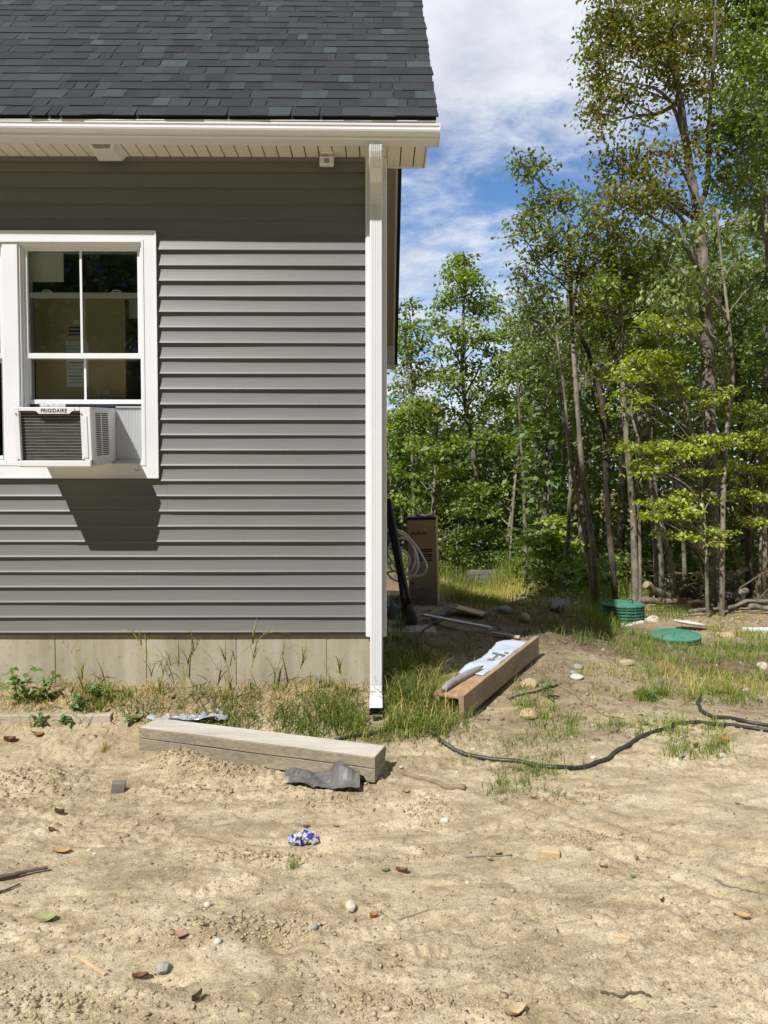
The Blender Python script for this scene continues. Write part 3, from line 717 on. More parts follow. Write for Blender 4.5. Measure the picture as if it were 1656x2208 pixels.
for side in (1, 0):
    wx_a, wx_b = (mx1, CR-cwd) if side else (CL+cwd, mx0)
    za, zb_ = CB+cbot, CT-ctop
    wroot = empty('window', ((wx_a+wx_b)/2, WY, za), house)
    tag(wroot, 'window with the air conditioner in its sill' if side else 'window cut off by the left edge of the photo')
    jm = MB(); frame_ring(jm, wx_a-.002, wx_b+.002, za-.002, zb_+.002, .014, .014, .012, .016, WY-.012, WY+.16, .002)
    frame_ring(jm, wx_a+.012, wx_b-.012, za+.010, zb_-.014, .010, .010, .010, .012, WY+.006, WY+.15, .001)
    jm.build('jamb', M['white'], wroot)
    sx0, sx1 = wx_a+.0225, wx_b-.0225
    topz = zb_-.026
    railz0, railz1 = pz(773.5, WY+.03), pz(762, WY+.03)
    us = MB(); frame_ring(us, sx0, sx1, railz0, topz, .018, .020, railz1-railz0, .012, WY+.022, WY+.05)
    us.build('upper_sash', M['white'], wroot)
    mu = px(178.5, WY+.04) if side else (sx0+sx1)/2
    MB().bbox(mu-.0075, mu+.0075, WY+.031, WY+.036, railz1, topz-.012, .001).build('muntin', M['white'], wroot)
    gy_ = WY+.040
    MB().box(sx0+.016, sx1-.018, gy_-.0015, gy_+.0015, railz1-.002, topz-.010).build('pane', M['glass'], wroot)
    if side:
        lb0, lb1 = pz(871.5, WY+.065), pz(862, WY+.065); lt0, lt1 = pz(643, WY+.07), pz(632, WY+.07)
        ls = MB(); frame_ring(ls, sx0-.004, sx1+.008, lb0, lt1, .016, .010, lb1-lb0, lt1-lt0, WY+.056, WY+.086)
        ls.build('lower_sash', M['white'], wroot)
        mu2 = px(184, WY+.07)
        MB().bbox(mu2-.0075, mu2+.0075, WY+.066, WY+.071, lb1, lt0, .001).build('muntin', M['white'], wroot)
        MB().box(sx0+.010, sx1, WY+.0745, WY+.0775, lb1-.002, lt0+.002).build('pane', M['glass'], wroot)
        for uu in (105, 254):
            cx = px(uu, WY+.07); k = MB(); k.bbox(cx-.036, cx+.036, WY+.06, WY+.084, lt1+.0003, lt1+.007, .002); k.bbox(cx-.028, cx+.02, WY+.062, WY+.08, lt1+.014, lt1+.02, .003)
            k.bbox(cx-.03, cx-.022, WY+.064, WY+.08, lt1+.0075, lt1+.0142, .001); k.bbox(cx+.010, cx+.03, WY+.064, WY+.08, lt1+.0075, lt1+.0138, .002)
            k.build('sash_lock', M['white'], wroot)
        # dark strip drawn in for the dark gap under the raised sash
        MB().bbox(sx0+.005, sx1, WY+.06, WY+.09, pz(878.2, WY+.06), lb0-.0005, .001).build('gap_strip', M['navy'], wroot)
    else:
        ls = MB(); frame_ring(ls, sx0, sx1, za+.022, railz0+.004, .018, .02, .03, .024, WY+.056, WY+.086)
        ls.build('lower_sash', M['white'], wroot)
        MB().box(sx0+.016, sx1-.018, WY+.07, WY+.073, za+.05, railz0-.018).build('pane', M['glass'], wroot)
        sc_ = MB(); frame_ring(sc_, sx0-.004, sx1+.004, za+.0125, railz0, .012, .012, .014, .012, WY+.008, WY+.0215, .001); sc_.build('screen_frame', M['greyprint'], wroot)
co = cas.build('window_casing', M['white'], house)
ml = MB(); ml.bbox(mx0, mx1, WY-.024, WY+.012, CB+cbot+.0005, CT-ctop-.0005, .002); ml.build('mullion', M['white'], house)
MB().bbox(px(290, WY-.03)-.005, px(299, WY-.03), WY-.0312, WY-.0302, pz(1014.5, WY-.03), pz(1013, WY-.03), .0002).build('casing_slot', M['dark'], house)

# ------------------------------------------------------------------ things on the house
# window air conditioner, its back hanging out and tipped down
acx0, acx1 = px(33.5, 4.61), px(197, 4.61)
acw = acx1-acx0; ach = .345; tilt = R(4.6)
azb = pz(996.5, WY+.01)
ac = empty('air_conditioner', ((acx0+acx1)/2, WY-.0, azb))
tag(ac, 'white window air conditioner with dark fins jutting out of the window sill', 'air conditioner')
AM = Matrix.Translation(Vector(((acx0+acx1)/2, WY+.0, azb))) @ Matrix.Rotation(tilt, 4, 'X')
def amb(): return MB()
hw = acw/2; D0, D1 = -.395, .12
# sleeve: top, bottom and side walls of sheet steel
sl_ = amb()
sl_.bbox(-hw, hw, D0+.02, D1, ach-.003, ach, .001, AM)
sl_.bbox(-hw, -hw+.002, D0+.02, D1, .012, ach-.003, .0005, AM)
sl_.bbox(-hw+.01, hw-.01, D0+.006, D1, -.010, .004, .003, AM)
sl_.build('case', M['acwhite'], ac)
# the right cheek with two columns of louvre slots
ck = amb()
ys = [(-.375, -.302), (-.302, -.298), (-.298, -.21), (-.21, -.2), (-.2, -.128), (-.128, D1)]
X0, X1 = hw-.002, hw
nsl = 23; zl0, zl1 = .055, ach-.028; ph = (zl1-zl0)/nsl
yA0, yA1, yB0, yB1 = -.315, -.222, -.208, -.095
for a, b in ((D0+.02, yA0), (yA1, yB0), (yB1, D1)): ck.box(X0, X1, a, b, .004, ach-.003, AM)
for a, b in ((yA0, yA1), (yB0, yB1)):
    ck.box(X0, X1, a, b, .004, zl0, AM); ck.box(X0, X1, a, b, zl1, ach-.003, AM)
    for k in range(nsl): ck.box(X0, X1, a, b, zl0+ph*k+ph*.62, zl0+ph*(k+1), AM)
ck.bbox(hw, hw+.003, D0+.02, -.02, .004, .022, .001, AM)
ck.build('louvred_side', M['acgrey'], ac)
MB().box(hw-.03, hw-.006, D0+.05, -.02, .02, ach-.01, AM).build('inner_baffle', M['dark'], ac)
# rear frame
fr = amb(); yf0, yf1 = D0-.004, D0+.022
fr.bbox(-hw-.002, -hw+.030, yf0, yf1, .03, ach, .003, AM); fr.bbox(hw-.058, hw+.002, yf0, yf1, .03, ach, .003, AM)
fr.bbox(-hw+.0305, hw-.0585, yf0, yf1, ach-.022, ach, .003, AM)
fr.bbox(-hw+.004, hw-.006, yf0-.004, yf1, -.006, .0297, .004, AM)
fr.bbox(hw-.050, hw-.018, yf0-.004, yf0-.0003, .045, ach-.05, .003, AM)
# badge plate hanging from the top rail
bx0, bx1 = -.075, .105; bzt, bzb = ach-.004, ach-.038
pl = [(bx0-.03, bzt-.016), (bx0-.015, bzt-.018), (bx0, bzb), (bx1, bzb), (bx1+.016, bzt-.018), (bx1+.03, bzt-.016), (bx1+.03, bzt), (bx0-.03, bzt)]
v = [AM @ Vector((a, yf0-.006, b)) for a, b in pl]+[AM @ Vector((a, yf0-.0004, b)) for a, b in pl]; n = len(pl)
fr.add(v, [tuple(range(n)), tuple(range(2*n-1, n-1, -1))]+[(i, n+i, n+(i+1) % n, (i+1) % n) for i in range(n)])
fr.build('rear_frame', M['acwhite'], ac)
def text_mesh(txt, size, mat, name, parent, mtx, depth=.0006, spacing=1.0, width=None, bold=0.0):
    cu = bpy.data.curves.new(name, 'FONT'); cu.body = txt; cu.size = size; cu.extrude = depth; cu.align_x = 'CENTER'; cu.space_character = spacing; cu.offset = bold
    cu.resolution_u = 3
    ob = bpy.data.objects.new('temporary', cu); COL.objects.link(ob)
    dg = bpy.context.evaluated_depsgraph_get(); dg.update()
    me = bpy.data.meshes.new_from_object(ob.evaluated_get(dg)); bpy.data.objects.remove(ob); bpy.data.curves.remove(cu)
    co_ = np.array([v.co[:] for v in me.vertices])
    if width: co_[:, 0] *= width/(co_[:, 0].max()-co_[:, 0].min())
    vv = [mtx @ Vector(c) for c in co_]; ff = [tuple(p.vertices) for p in me.polygons]; bpy.data.meshes.remove(me)
    return mesh_obj(name, vv, ff, mat, parent)
TX = AM @ Matrix.Translation(Vector(((bx0+bx1)/2, yf0-.0068, bzb+.008))) @ Matrix.Rotation(pi/2, 4, 'X')
text_mesh('FRIGIDAIRE', .031, M['ink'], 'badge_lettering', ac, TX, .0005, 1.12, .152, .0007)
# screws
sc_ = amb()
for a, b in ((-hw+.014, ach-.04), (hw-.05, ach-.04), (-hw+.014, .036), (hw-.05, .036)):
    for r_, y_ in ((.0055, yf0-.0045),):
        sc_ = MB()
        c = [AM @ Vector((a+r_*cos(w), y_, b+r_*sin(w))) for w in np.linspace(0, 2*pi, 10)[:-1]]; d = [AM @ Vector((a+r_*cos(w), yf0+.001, b+r_*sin(w))) for w in np.linspace(0, 2*pi, 10)[:-1]]
        k = 9; sc_.add(c+d, [tuple(range(k))]+[(i, k+i, k+(i+1) % k, (i+1) % k) for i in range(k)]); sc_.build('screw', M['greyprint'], ac)
for y_ in (-.36, -.25, -.12): MB().bbox(hw+.003, hw+.006, y_-.004, y_+.004, .008, .016, .001, AM).build('screw', M['greyprint'], ac)
# condenser: fins behind the wires, bright tube lines showing through
cf = amb(); cx0, cx1, cz0, cz1 = -hw+.029, hw-.057, .029, ach-.021
cf.box(cx0, cx1, D0+.024, D0+.05, cz0, cz1, AM); cf.build('condenser_fins', M['coil'], ac)
tb = amb(); nt_ = 16
for k in range(nt_):
    z_ = cz0+(cz1-cz0)*(k+.55)/nt_; y_ = D0+.0225
    pts = [AM @ Vector((x_, y_+.0006*sin(x_*40+k), z_+.0008*sin(x_*23+k*2))) for x_ in np.linspace(cx0, cx1, 24)]
    tb.tube(pts, .0014, 5)
tb.build('condenser_tubes', M['tubebright'], ac)
# pleated side curtain filling the rest of the sill
cu_ = MB(); ax0, ax1 = acx1+.003, CR-cwd-.013; z0, z1 = CB+cbot+.012, pz(879, WY+.03); n = 38
v = []
for i in range(n+1):
    x_ = ax0+(ax1-ax0)*i/n; y_ = WY+.026+(.008 if i % 2 else 0); v += [(x_, y_, z0), (x_, y_, z1)]
cu_.add(v, [(2*i, 2*i+2, 2*i+3, 2*i+1) for i in range(n)])
cu_.bbox(ax0, ax1, WY+.018, WY+.05, z0-.006, z0, .001); cu_.bbox(ax0, ax1, WY+.018, WY+.05, z1, z1+.006, .001)
cu_.build('pleated_curtain', M['white'], ac)
# twist of clear plastic lying on the case
def crumple(name, mat, c, rx, ry, rz, label, cat, seed, n=16, sharp=1.0, parent=None, rot=0):
    r_ = np.random.default_rng(seed); v = []; f = []
    for i in range(n+1):
        for j in range(n+1):
            a, b = i/n*2-1, j/n*2-1
            k = fbm(np.array(a*1.7+seed*3.1), np.array(b*1.7), 3, seed); k2 = abs(fbm(np.array(a*2.9), np.array(b*2.9+seed), 2, seed+9)-.5)*2
            edge = 1+.35*float(fbm(np.array(a*1.3+8), np.array(b*1.3+seed), 2, seed+3)-.5)
            x_, y_ = a*rx*edge, b*ry*edge; z_ = rz*max(0.0, float(k*1.1+k2*sharp-.45))
            x_ += rx*.35*float(fbm(np.array(a*2+3), np.array(b*2+seed), 2, seed+5)-.5)*2
            X = c[0]+x_*cos(rot)-y_*sin(rot); Y = c[1]+x_*sin(rot)+y_*cos(rot)
            v.append((X, Y, c[2]+z_))
    f = [(i*(n+1)+j, (i+1)*(n+1)+j, (i+1)*(n+1)+j+1, i*(n+1)+j+1) for i in range(n) for j in range(n)]
    o = mesh_obj(name, v, f, mat, parent, None if parent is not None else c)
    m_ = o.modifiers.new('thickness', 'SOLIDIFY'); m_.thickness = .0012
    if label: tag(o, label, cat)
    return o
ctop_ = AM @ Vector((-hw+.075, -.20, ach))
pw_ = MB(); pts = [AM @ Vector((-hw+.008+k*.016, -.055+.004*sin(k*2.1), ach+.0155+.002*sin(k*1.7))) for k in range(11)]
pw_.tube(pts, [.009, .014, .012, .015, .013, .0145, .012, .014, .012, .009, .011], 7)
for k in range(6):
    p0 = pts[k+1]; pw_.box(-.011, .012, -.006, .006, -.012, .013, Matrix.Translation(p0) @ Matrix.Rotation(.6*k, 4, 'X') @ Matrix.Rotation(.5*k, 4, 'Y'))
tag(pw_.build('plastic_wrap', M['clear'], None, pts[0]), 'twist of clear plastic wrap lying on top of the air conditioner', 'wrap')

# soffit light with a lens in its front
fx0, fx1 = P(189, 312, 4.79).x, P(248, 312, 4.79).x
fl = empty('soffit_light', ((fx0+fx1)/2, 4.87, SOF)); tag(fl, 'white wedge shaped light with frosted lens under the soffit', 'light fixture')
b = MB(); d = .036
y_0, y_1 = 4.772, 4.962
v = [(fx0-.004, y_0, SOF), (fx1+.002, y_0, SOF), (fx1+.022, y_1, SOF), (fx0-.012, y_1, SOF),
     (fx0+.022, y_0+.018, SOF-d), (fx1-.014, y_0+.018, SOF-d), (fx1-.006, y_1-.02, SOF-d*1.2), (fx0+.012, y_1-.02, SOF-d*1.2)]
b.add(v, [(0, 3, 2, 1), (4, 5, 6, 7), (1, 2, 6, 5), (2, 3, 7, 6), (3, 0, 4, 7), (0, 1, 5, 4)])
b.bbox(fx0-.014, fx1+.03, y_0-.004, y_1+.012, SOF-.004, SOF-.0004, .001)
b.build('housing', M['white'], fl)
ln = MB(); 
def fpt(s, t): 
    a = Vector(v[0]).lerp(Vector(v[1]), s); c = Vector(v[4]).lerp(Vector(v[5]), s); return a.lerp(c, t)+Vector((0, -.003, -.002))
q = [fpt(.14, .22), fpt(.88, .22), fpt(.86, .86), fpt(.16, .86)]
ln.add(q+[p+Vector((0, .003, .0)) for p in q], [(0, 1, 2, 3), (0, 4, 5, 1), (1, 5, 6, 2), (2, 6, 7, 3), (3, 7, 4, 0)])
ln.build('lens', pmat('ribbed frosted lens', (.30, .29, .24), (.17, .165, .13), 60, .25, .5, .6, 90), fl)
# small square sensor on a bracket
sx = (P(690, 345, 4.94).x+P(720, 345, 4.94).x)/2
sn = empty('sensor_box', (sx, 4.93, SOF)); tag(sn, 'small square white box with grey eye under the soffit near the corner', 'sensor')
b = MB(); b.bbox(sx-.045, sx+.045, 4.90, 4.935, SOF-.082, SOF-.024, .006); b.build('body', M['white'], sn)
b = MB(); b.bbox(sx-.036, sx+.04, 4.885, 4.955, SOF-.010, SOF-.0006, .002); b.bbox(sx+.012, sx+.03, 4.92, 4.95, SOF-.024, SOF-.0105, .002); b.build('bracket', M['soffit'], sn)
MB().bbox(sx-.015, sx+.017, 4.898, 4.8995, SOF-.068, SOF-.040, .0005).build('eye', M['greyprint'], sn)

# boxes and papers inside the room
by = 5.34
bxr = empty('cardboard_box', ((px(78, by)+px(272, by))/2, by+.2, FND+.1)); tag(bxr, 'big pale cardboard box standing behind the window glass', 'box')
b = MB(); b.bbox(px(77, by), px(271.5, by), by, by+.5, FND+.1, pz(643, by), .003)
b.box(px(77.5, by), px(271, by), by-.0012, by-.0003, pz(806, by), pz(788, by)); b.build('carton', M['cardlight'], bxr)
def patch(u0, u1, v0, v1, y, mat, name, par, th=.001):
    return MB().box(px(u0, y), px(u1, y), y-th, y-.0002, pz(v1, y), pz(v0, y)).build(name, mat, par)
pa = patch(143.5, 191, 736, 834, by-.0012, M['paper'], 'pasted_sheet', bxr)
for k in range(12):
    vv = 745+k*7.2; patch(147+(k % 3)*1.5, 186-(k*7 % 11), vv, vv+(2.4 if k in (5, 9) else 1.3), by-.0025, M['greyprint'], 'printed_line', pa, .0004)
la = MB()
for k in range(3):
    vv = 704.5+k*7.5; la.box(px(149.5, by), px(178, by), by-.0016, by-.0004, pz(vv+4.2, by), pz(vv, by))
la.build('warning_stripes', M['print'], bxr)
patch(160, 173, 690.5, 698, by-.0004, M['paper'], 'small_label', bxr)
wl2 = patch(209, 234, 841, 852, by-.0013, M['paper'], 'shipping_label', bxr)
for k in range(3): patch(211.5, 231-4*k, 843+k*2.6, 844+k*2.6, by-.0026, M['greyprint'], 'printed_line', wl2, .0004)
ys_ = WY+.125
b = MB(); b.box(px(54, ys_), px(140.5, ys_), ys_, ys_+.002, pz(608, ys_), pz(538, ys_)); tag(b.build('paper_sheet', M['paper'], None, (px(97, ys_), ys_, pz(570, ys_))), 'pale blank sheet behind the upper left pane of the window', 'sheet')
ys_ = 5.42
b = MB(); b.box(px(273.5, ys_), px(312, ys_), ys_, ys_+.002, pz(687, ys_), pz(640, ys_)); tag(b.build('paper_sheet', M['paper'], None, (px(290, ys_), ys_, pz(660, ys_))), 'small pale sheet beside the cardboard box behind the window', 'sheet')

# ------------------------------------------------------------------ behind the corner
# tall carton
cy = 8.4; c0 = P(882, 1302, cy); c1 = P(946, 1302, cy); ztop = P(900, 1121, cy).z
ztop = P(912, 1113.5, cy).z; zbase = Hs((c0.x+c1.x)/2, cy)-.01
cb = empty('cardboard_box', ((c0.x+c1.x)/2, cy+.15, zbase)); tag(cb, 'tall brown cardboard box with dark printed bands standing outdoors by the house', 'box')
x0, x1 = c0.x, c1.x-.008; ang = R(-8)
CM = Matrix.Translation(Vector((x1, cy, 0))) @ Matrix.Rotation(R(2.5), 4, 'Y') @ Matrix.Rotation(ang, 4, 'Z')
wbx = (x1-x0)
CM = Matrix.Translation(Vector((x1, cy, zbase))) @ Matrix.Rotation(ang, 4, 'Z') @ Matrix.Rotation(R(-1.6), 4, 'Y')
hb = ztop-zbase
MB().bbox(-wbx, 0, 0, .34, 0, hb, .004, CM).build('carton', M['card'], cb)
def bp(x0_, x1_, z0_, z1_, mat, name, th=.0015, par=None):
    return MB().box(-wbx+wbx*x0_, -wbx+wbx*x1_, -th, -.0003, hb*z0_, hb*z1_, CM).build(name, mat, par or cb)
bp(.0, .52, .962, .997, M['blueprint'], 'blue_band'); bp(.5205, 1, .962, .997, M['print'], 'dark_band')
for a, b_ in ((.60, .635), (.548, .582), (.503, .535)): 
    o = bp(.26, .84, a, b_, M['print'], 'printed_band')
    k = MB()
    for q in range(9): k.box(-wbx+wbx*(.42+q*.045), -wbx+wbx*(.455+q*.045-.008*(q % 2)), -.0022, -.0016, hb*(a+.011), hb*(a+.023), CM)
    k.build('printed_letters', M['card'], o)
k = MB()
for q in range(9):
    a = .10+q*.065; k = MB(); k.box(-wbx+wbx*a, -wbx+wbx*(a+.045), -.0014, -.0003, hb*.803, hb*(.812+.01*((q*5) % 3)), CM)
    if q % 2: k.box(-wbx+wbx*(a+.01), -wbx+wbx*(a+.03), -.0014, -.0003, hb*(.812+.01*((q*5) % 3)), hb*.834, CM)
    k.build('printed_symbol', M['print'], cb)
MB().box(-wbx+wbx*.09, -wbx+wbx*.7, -.0013, -.0003, hb*.796, hb*.7985, CM).build('printed_rule', M['print'], cb)
k = MB()
for q in range(16): k.box(-wbx+wbx*(.14+q*.045), -wbx+wbx*(.172+q*.045), -.0013, -.0003, hb*.168, hb*.174, CM)
k.build('printed_letters', M['print'], cb); MB().box(-wbx+wbx*.4, -wbx+wbx*.6, -.0013, -.0003, hb*.187, hb*.192, CM).build('printed_rule', M['print'], cb)
MB().box(-wbx+wbx*.09, -wbx+wbx*.17, -.0013, -.0003, hb*.243, hb*.262, CM).build('printed_symbol', M['print'], cb)
lb = bp(.80, .95, .088, .122, M['paper'], 'label'); MB().box(-wbx+wbx*.85, -wbx+wbx*.92, -.0024, -.0016, hb*.096, hb*.116, CM).build('label_print', M['blueprint'], lb)
kk = MB(); n0 = 22  # perforated edge of the carton, cut as one comb outline
o_ = []
for q in range(n0): o_ += [(.012, (q+.05)/n0), (.012, (q+.3)/n0), (.032, (q+.32)/n0), (.032, (q+.75)/n0), (.012, (q+.77)/n0)]
o_ = [(.004, 0.002)]+o_+[(.004, .995)]; kk.add([CM @ Vector((.0008, a, hb*b)) for a, b in o_], [tuple(range(len(o_)))])
kk.build('perforated_edge', M['cardlight'], cb)
pa_ = CM @ Vector((-wbx*.45, .15, hb))
crumple('plastic_film', M['poly'], (pa_.x, pa_.y, pa_.z), .09, .12, .03, 'scrap of pale film lying on top of the tall cardboard box', 'film', 4, 10)

# post hole digger leaning on the house side
hd = empty('post_hole_digger', G(884, 1348)); tag(hd, 'black handled post hole digger with muddy blades leaning against the house', 'post hole digger')
p0 = G(884, 1346)+Vector((0, 0, .02)); yb = p0.y
tops = (P(834, 1085, yb+.05), P(838, 1075, yb-.06))
for k, (du, dyy) in enumerate(((-7, .03), (6, -.03))):
    a = P(872+du+5, 1300, yb+dyy); t_ = tops[k]
    b = MB(); b.tube(curve_pts([a, a.lerp(t_, .3)+Vector((.008*(1-2*k), 0, 0)), a.lerp(t_, .65), t_], 4), [.022, .024, .024, .024] + [.024]*9, 10); b.build('handle', M['blackpaint'], hd, smooth=True)
for k, s in enumerate((-1, 1)):
    b = MB(); v = []; m_, n_ = 8, 7
    for i in range(m_+1):
        t = i/m_; c = P(876+10*t, 1296+54*t, yb)
        for j in range(n_+1):
            w = (j/n_-.5)*2.6
            rad = .062*(.55+.75*sin(min(1, t*1.3)*pi/2))*(1-.35*max(0, t-.75)*4*abs(j/n_-.5))
            v.append(c+Vector((rad*sin(w)*.95, s*(.012+rad*(cos(w))*.7), 0)))
    f = [(i*(n_+1)+j, (i+1)*(n_+1)+j, (i+1)*(n_+1)+j+1, i*(n_+1)+j+1) for i in range(m_) for j in range(n_)]
    o = mesh_obj('blade', v, f, M['mudsteel'], hd, None, True); md = o.modifiers.new('thickness', 'SOLIDIFY'); md.thickness = .004
b = MB(); b.bbox(-.03, .035, -.045, .045, -.02, .02, .005, Matrix.Translation(P(876, 1294, yb))); b.build('hinge', M['blackpaint'], hd)

# white flexible tube, coiled
yh = yb+.28
loops = [(838, 1128), (852, 1140), (874, 1152), (896, 1176), (911, 1200), (920, 1222), (914, 1237), (900, 1242), (884, 1241), (872, 1236), (858, 1226), (846, 1212), (838, 1196), (838, 1180), (848, 1166), (866, 1160), (882, 1166), (893, 1186), (895, 1208), (888, 1228), (875, 1236), (856, 1234), (842, 1224), (835, 1210), (836, 1197), (848, 1187), (864, 1187), (878, 1195), (883, 1208), (878, 1222), (866, 1230), (848, 1232), (836, 1235), (845, 1247), (862, 1253), (880, 1247), (895, 1236), (901, 1220), (900, 1200), (892, 1180), (876, 1160), (856, 1146), (838, 1140)]
pts = [P(u, v, yh+.006*i/4+.02*sin(i)) for i, (u, v) in enumerate(loops)]
b = MB(); cp_ = curve_pts(pts, 6); b.tube(cp_, .0115, 8)
hc = b.build('flexible_tube', M['whitehose'], None, pts[20], True); tag(hc, 'coil of white flexible tube between the digger and the tall cardboard box', 'tube coil')
b = MB(); c = P(867, 1155, yh+.05); b.tube([c+Vector((-.02, 0, -.035)), c+Vector((.03, -.03, .02)), c+Vector((.0, .06, .03)), c+Vector((-.03, .03, -.02)), c+Vector((-.02, 0, -.035))], .003, 5); b.build('cable_tie', M['blackplastic'], hc)
g0 = G(846, 1326); crumple('plastic_bag', M['poly'], (g0.x-.03, g0.y, g0.z), .085, .12, .20, 'grey plastic bag on the grass beside the corner post', 'bag', 12, 14)

# ------------------------------------------------------------------ timbers, boards and hoses in the yard
def gpt(u, v, lift=0.0): return G(u, v)+Vector((0, 0, lift))
def along(a, b):
    """matrix with x from a towards b, z up"""
    d = (b-a); L = d.length; x = d/L; y = Vector((0, 0, 1)).cross(x).normalized(); z = x.cross(y)
    return Matrix(((x.x, y.x, z.x, a.x), (x.y, y.y, z.y, a.y), (x.z, y.z, z.z, a.z), (0, 0, 0, 1))), L
def ragged_box(mb, M_, L, y0, y1, z0, z1, n=20, amp=.002, seed=0, b=.004):
    """long board with slightly waving faces and eased edges"""
    prof = [(y0+b, z0), (y1-b, z0), (y1, z0+b), (y1, z1-b), (y1-b, z1), (y0+b, z1), (y0, z1-b), (y0, z0+b)]
    v = []
    for i in range(n+1):
        x = L*i/n
        for j, (y, z) in enumerate(prof):
            v.append(M_ @ Vector((x, y+amp*(vn(x*7+seed, j*3.3, seed)-.5)*2, z+amp*(vn(x*6-seed, j*5.1, seed+2)-.5)*2)))
    k = 8; f = [(i*k+j, (i+1)*k+j, (i+1)*k+(j+1) % k, i*k+(j+1) % k) for i in range(n) for j in range(k)]
    f += [tuple(range(k-1, -1, -1)), tuple(n*k+j for j in range(k))]
    mb.add(v, f)
def on_y(u, v, z):
    """point on the sight line at height z"""
    d = ray(u, v); t = (z-EYE.z)/d.z; return EYE+d*t
b0 = G(824, 1691); b1 = G(300, 1618); b0.z -= .004; b1.z -= .006
TM, TL = along(b1, b0)
tb_ = MB(); TL -= .042; ragged_box(tb_, TM, TL, 0, .195, .078, .138, 26, .0025, 3); ragged_box(tb_, TM, TL, .004, .191, .0, .0755, 26, .002, 9)
tbo = tb_.build('timber_beam', M['timber'], None, b1.lerp(b0, .5)); tk = MB(); ragged_box(tk, TM, TL-.004, .006, .189, .1375, .1402, 26, .0006, 5, .001); tk.build('pale_top', M['timberpale'], tbo)  # thin skin of paler wood over the beam's top face
tag(tbo, 'thick pale timber beam split along its side lying across the sand in front', 'beam')
# second plank at the left edge
a, b = gpt(-140, 1551), gpt(240, 1549)
a.z = b.z = max(a.z, b.z)-.012; PM, PL = along(a, b); m = MB(); ragged_box(m, PM, PL, -.02, .13, -.02, .035, 24, .004, 5, .006)
tag(m.build('plank', M['plank'], None, a.lerp(b, .5)), 'long pale plank half buried under weeds along the house', 'plank')
# plastic sheet peeping out behind the beam
c = gpt(415, 1546); crumple('plastic_sheet', M['poly'], (c.x, c.y-.02, c.z-.005), .20, .06, .05, 'crumpled translucent plastic sheet behind the timber beam', 'plastic sheet', 21, 14)
# grey membrane in front of the beam
c = gpt(697, 1695)
v = []; n = 18
for i in range(n+1):
    for j in range(9):
        s_, t_ = i/n, j/8
        x = -.205+.40*s_; y = -.085+.15*t_ + .03*sin(s_*5)
        z = .012+.022*abs(float(vn(np.array(s_*7.0), np.array(t_*3.0), 6))-.5)*2+.012*float(vn(np.array(s_*15.0), np.array(t_*6.0), 8))+.050*exp(-((t_-.75)/.28)**2)*(.4+.6*abs(sin(s_*4.4+.6))) + .05*exp(-((s_-.72)/.12)**2)*(t_) + .02*sin(s_*7+t_*3)*t_ + .035*max(0, s_-.75)*4*(1-t_)*.3
        if s_ < .3: y += (.3-s_)*.22*(1-t_)
        v.append((c.x+x, c.y+y+.03*max(0, .3-abs(s_-.55)), c.z+max(.002, z)))
f = [(i*9+j, (i+1)*9+j, (i+1)*9+j+1, i*9+j+1) for i in range(n) for j in range(8)]
o = mesh_obj('membrane_scrap', v, f, M['greyrubber'], None, c); o.modifiers.new('thickness', 'SOLIDIFY').thickness = .003
tag(o, 'folded scrap of dark grey membrane against the front of the timber beam', 'membrane')

# board trough with house wrap on it
n0 = gpt(1001, 1548, -.01); f0 = gpt(1162, 1418, 0); f0.z += .02
TR, L = along(n0, f0)   # x runs away from the eye, y to the left
tw, th = .205, .125
tr = empty('board_trough', n0.lerp(f0, .5)); tag(tr, 'long open ended box beam of stained boards lying on the dirt', 'box beam')
m = MB(); ragged_box(m, TR, L, 0, .034, 0, th+.028, 20, .002, 4); m.build('side_board', M['troughwood'], tr)
m = MB(); ragged_box(m, TR, L*.96, tw-.034, tw, 0, th, 20, .002, 6); m.build('side_board', M['troughwood'], tr)
m = MB(); ragged_box(m, TR, L*.88, .0345, tw+.012, th-.0005+.001, th+.013, 20, .0012, 8, .002); m.build('top_panel', M['osb'], tr)
m = MB(); ragged_box(m, TR, L*.9, .0345, tw-.0345, -.004, .014, 10, .001, 8, .002); m.build('bottom_board', M['troughwood'], tr)
m = MB(); m.bbox(L*.93, L*.955, .035, tw-.035, .06, th, .002, TR); m.build('cross_piece', M['plank'], tr)
# wrap sheet, loose on the panel, rolled at the near end
v = []; n, k = 30, 12
for i in range(n+1):
    s_ = i/n; x = L*(.30+.60*s_)
    for j in range(k+1):
        t_ = j/k; y = .045+(tw-.02)*t_+.012*sin(s_*9)*t_ + .02*(fbm(np.array(s_*9), np.array(t_*2), 2, 3)-.5)
        if j == k: y += .012*(vn(s_*23, 3.1, 4)-.5)
        z = th+.016+.0055*abs(float(fbm(np.array(s_*8), np.array(t_*4.0), 3, 14))-.35)*2+.004*sin(s_*19+t_*4)
        v.append(TR @ Vector((x, y, z)))
f = [(i*(k+1)+j, (i+1)*(k+1)+j, (i+1)*(k+1)+j+1, i*(k+1)+j+1) for i in range(n) for j in range(k)]
ws = mesh_obj('house_wrap_sheet', v, f, M['wrap'], None, n0.lerp(f0, .6), True); ws.modifiers.new('thickness', 'SOLIDIFY').thickness = .0012
tag(ws, 'pale blue sheet of house wrap lying on the board trough', 'wrap sheet')
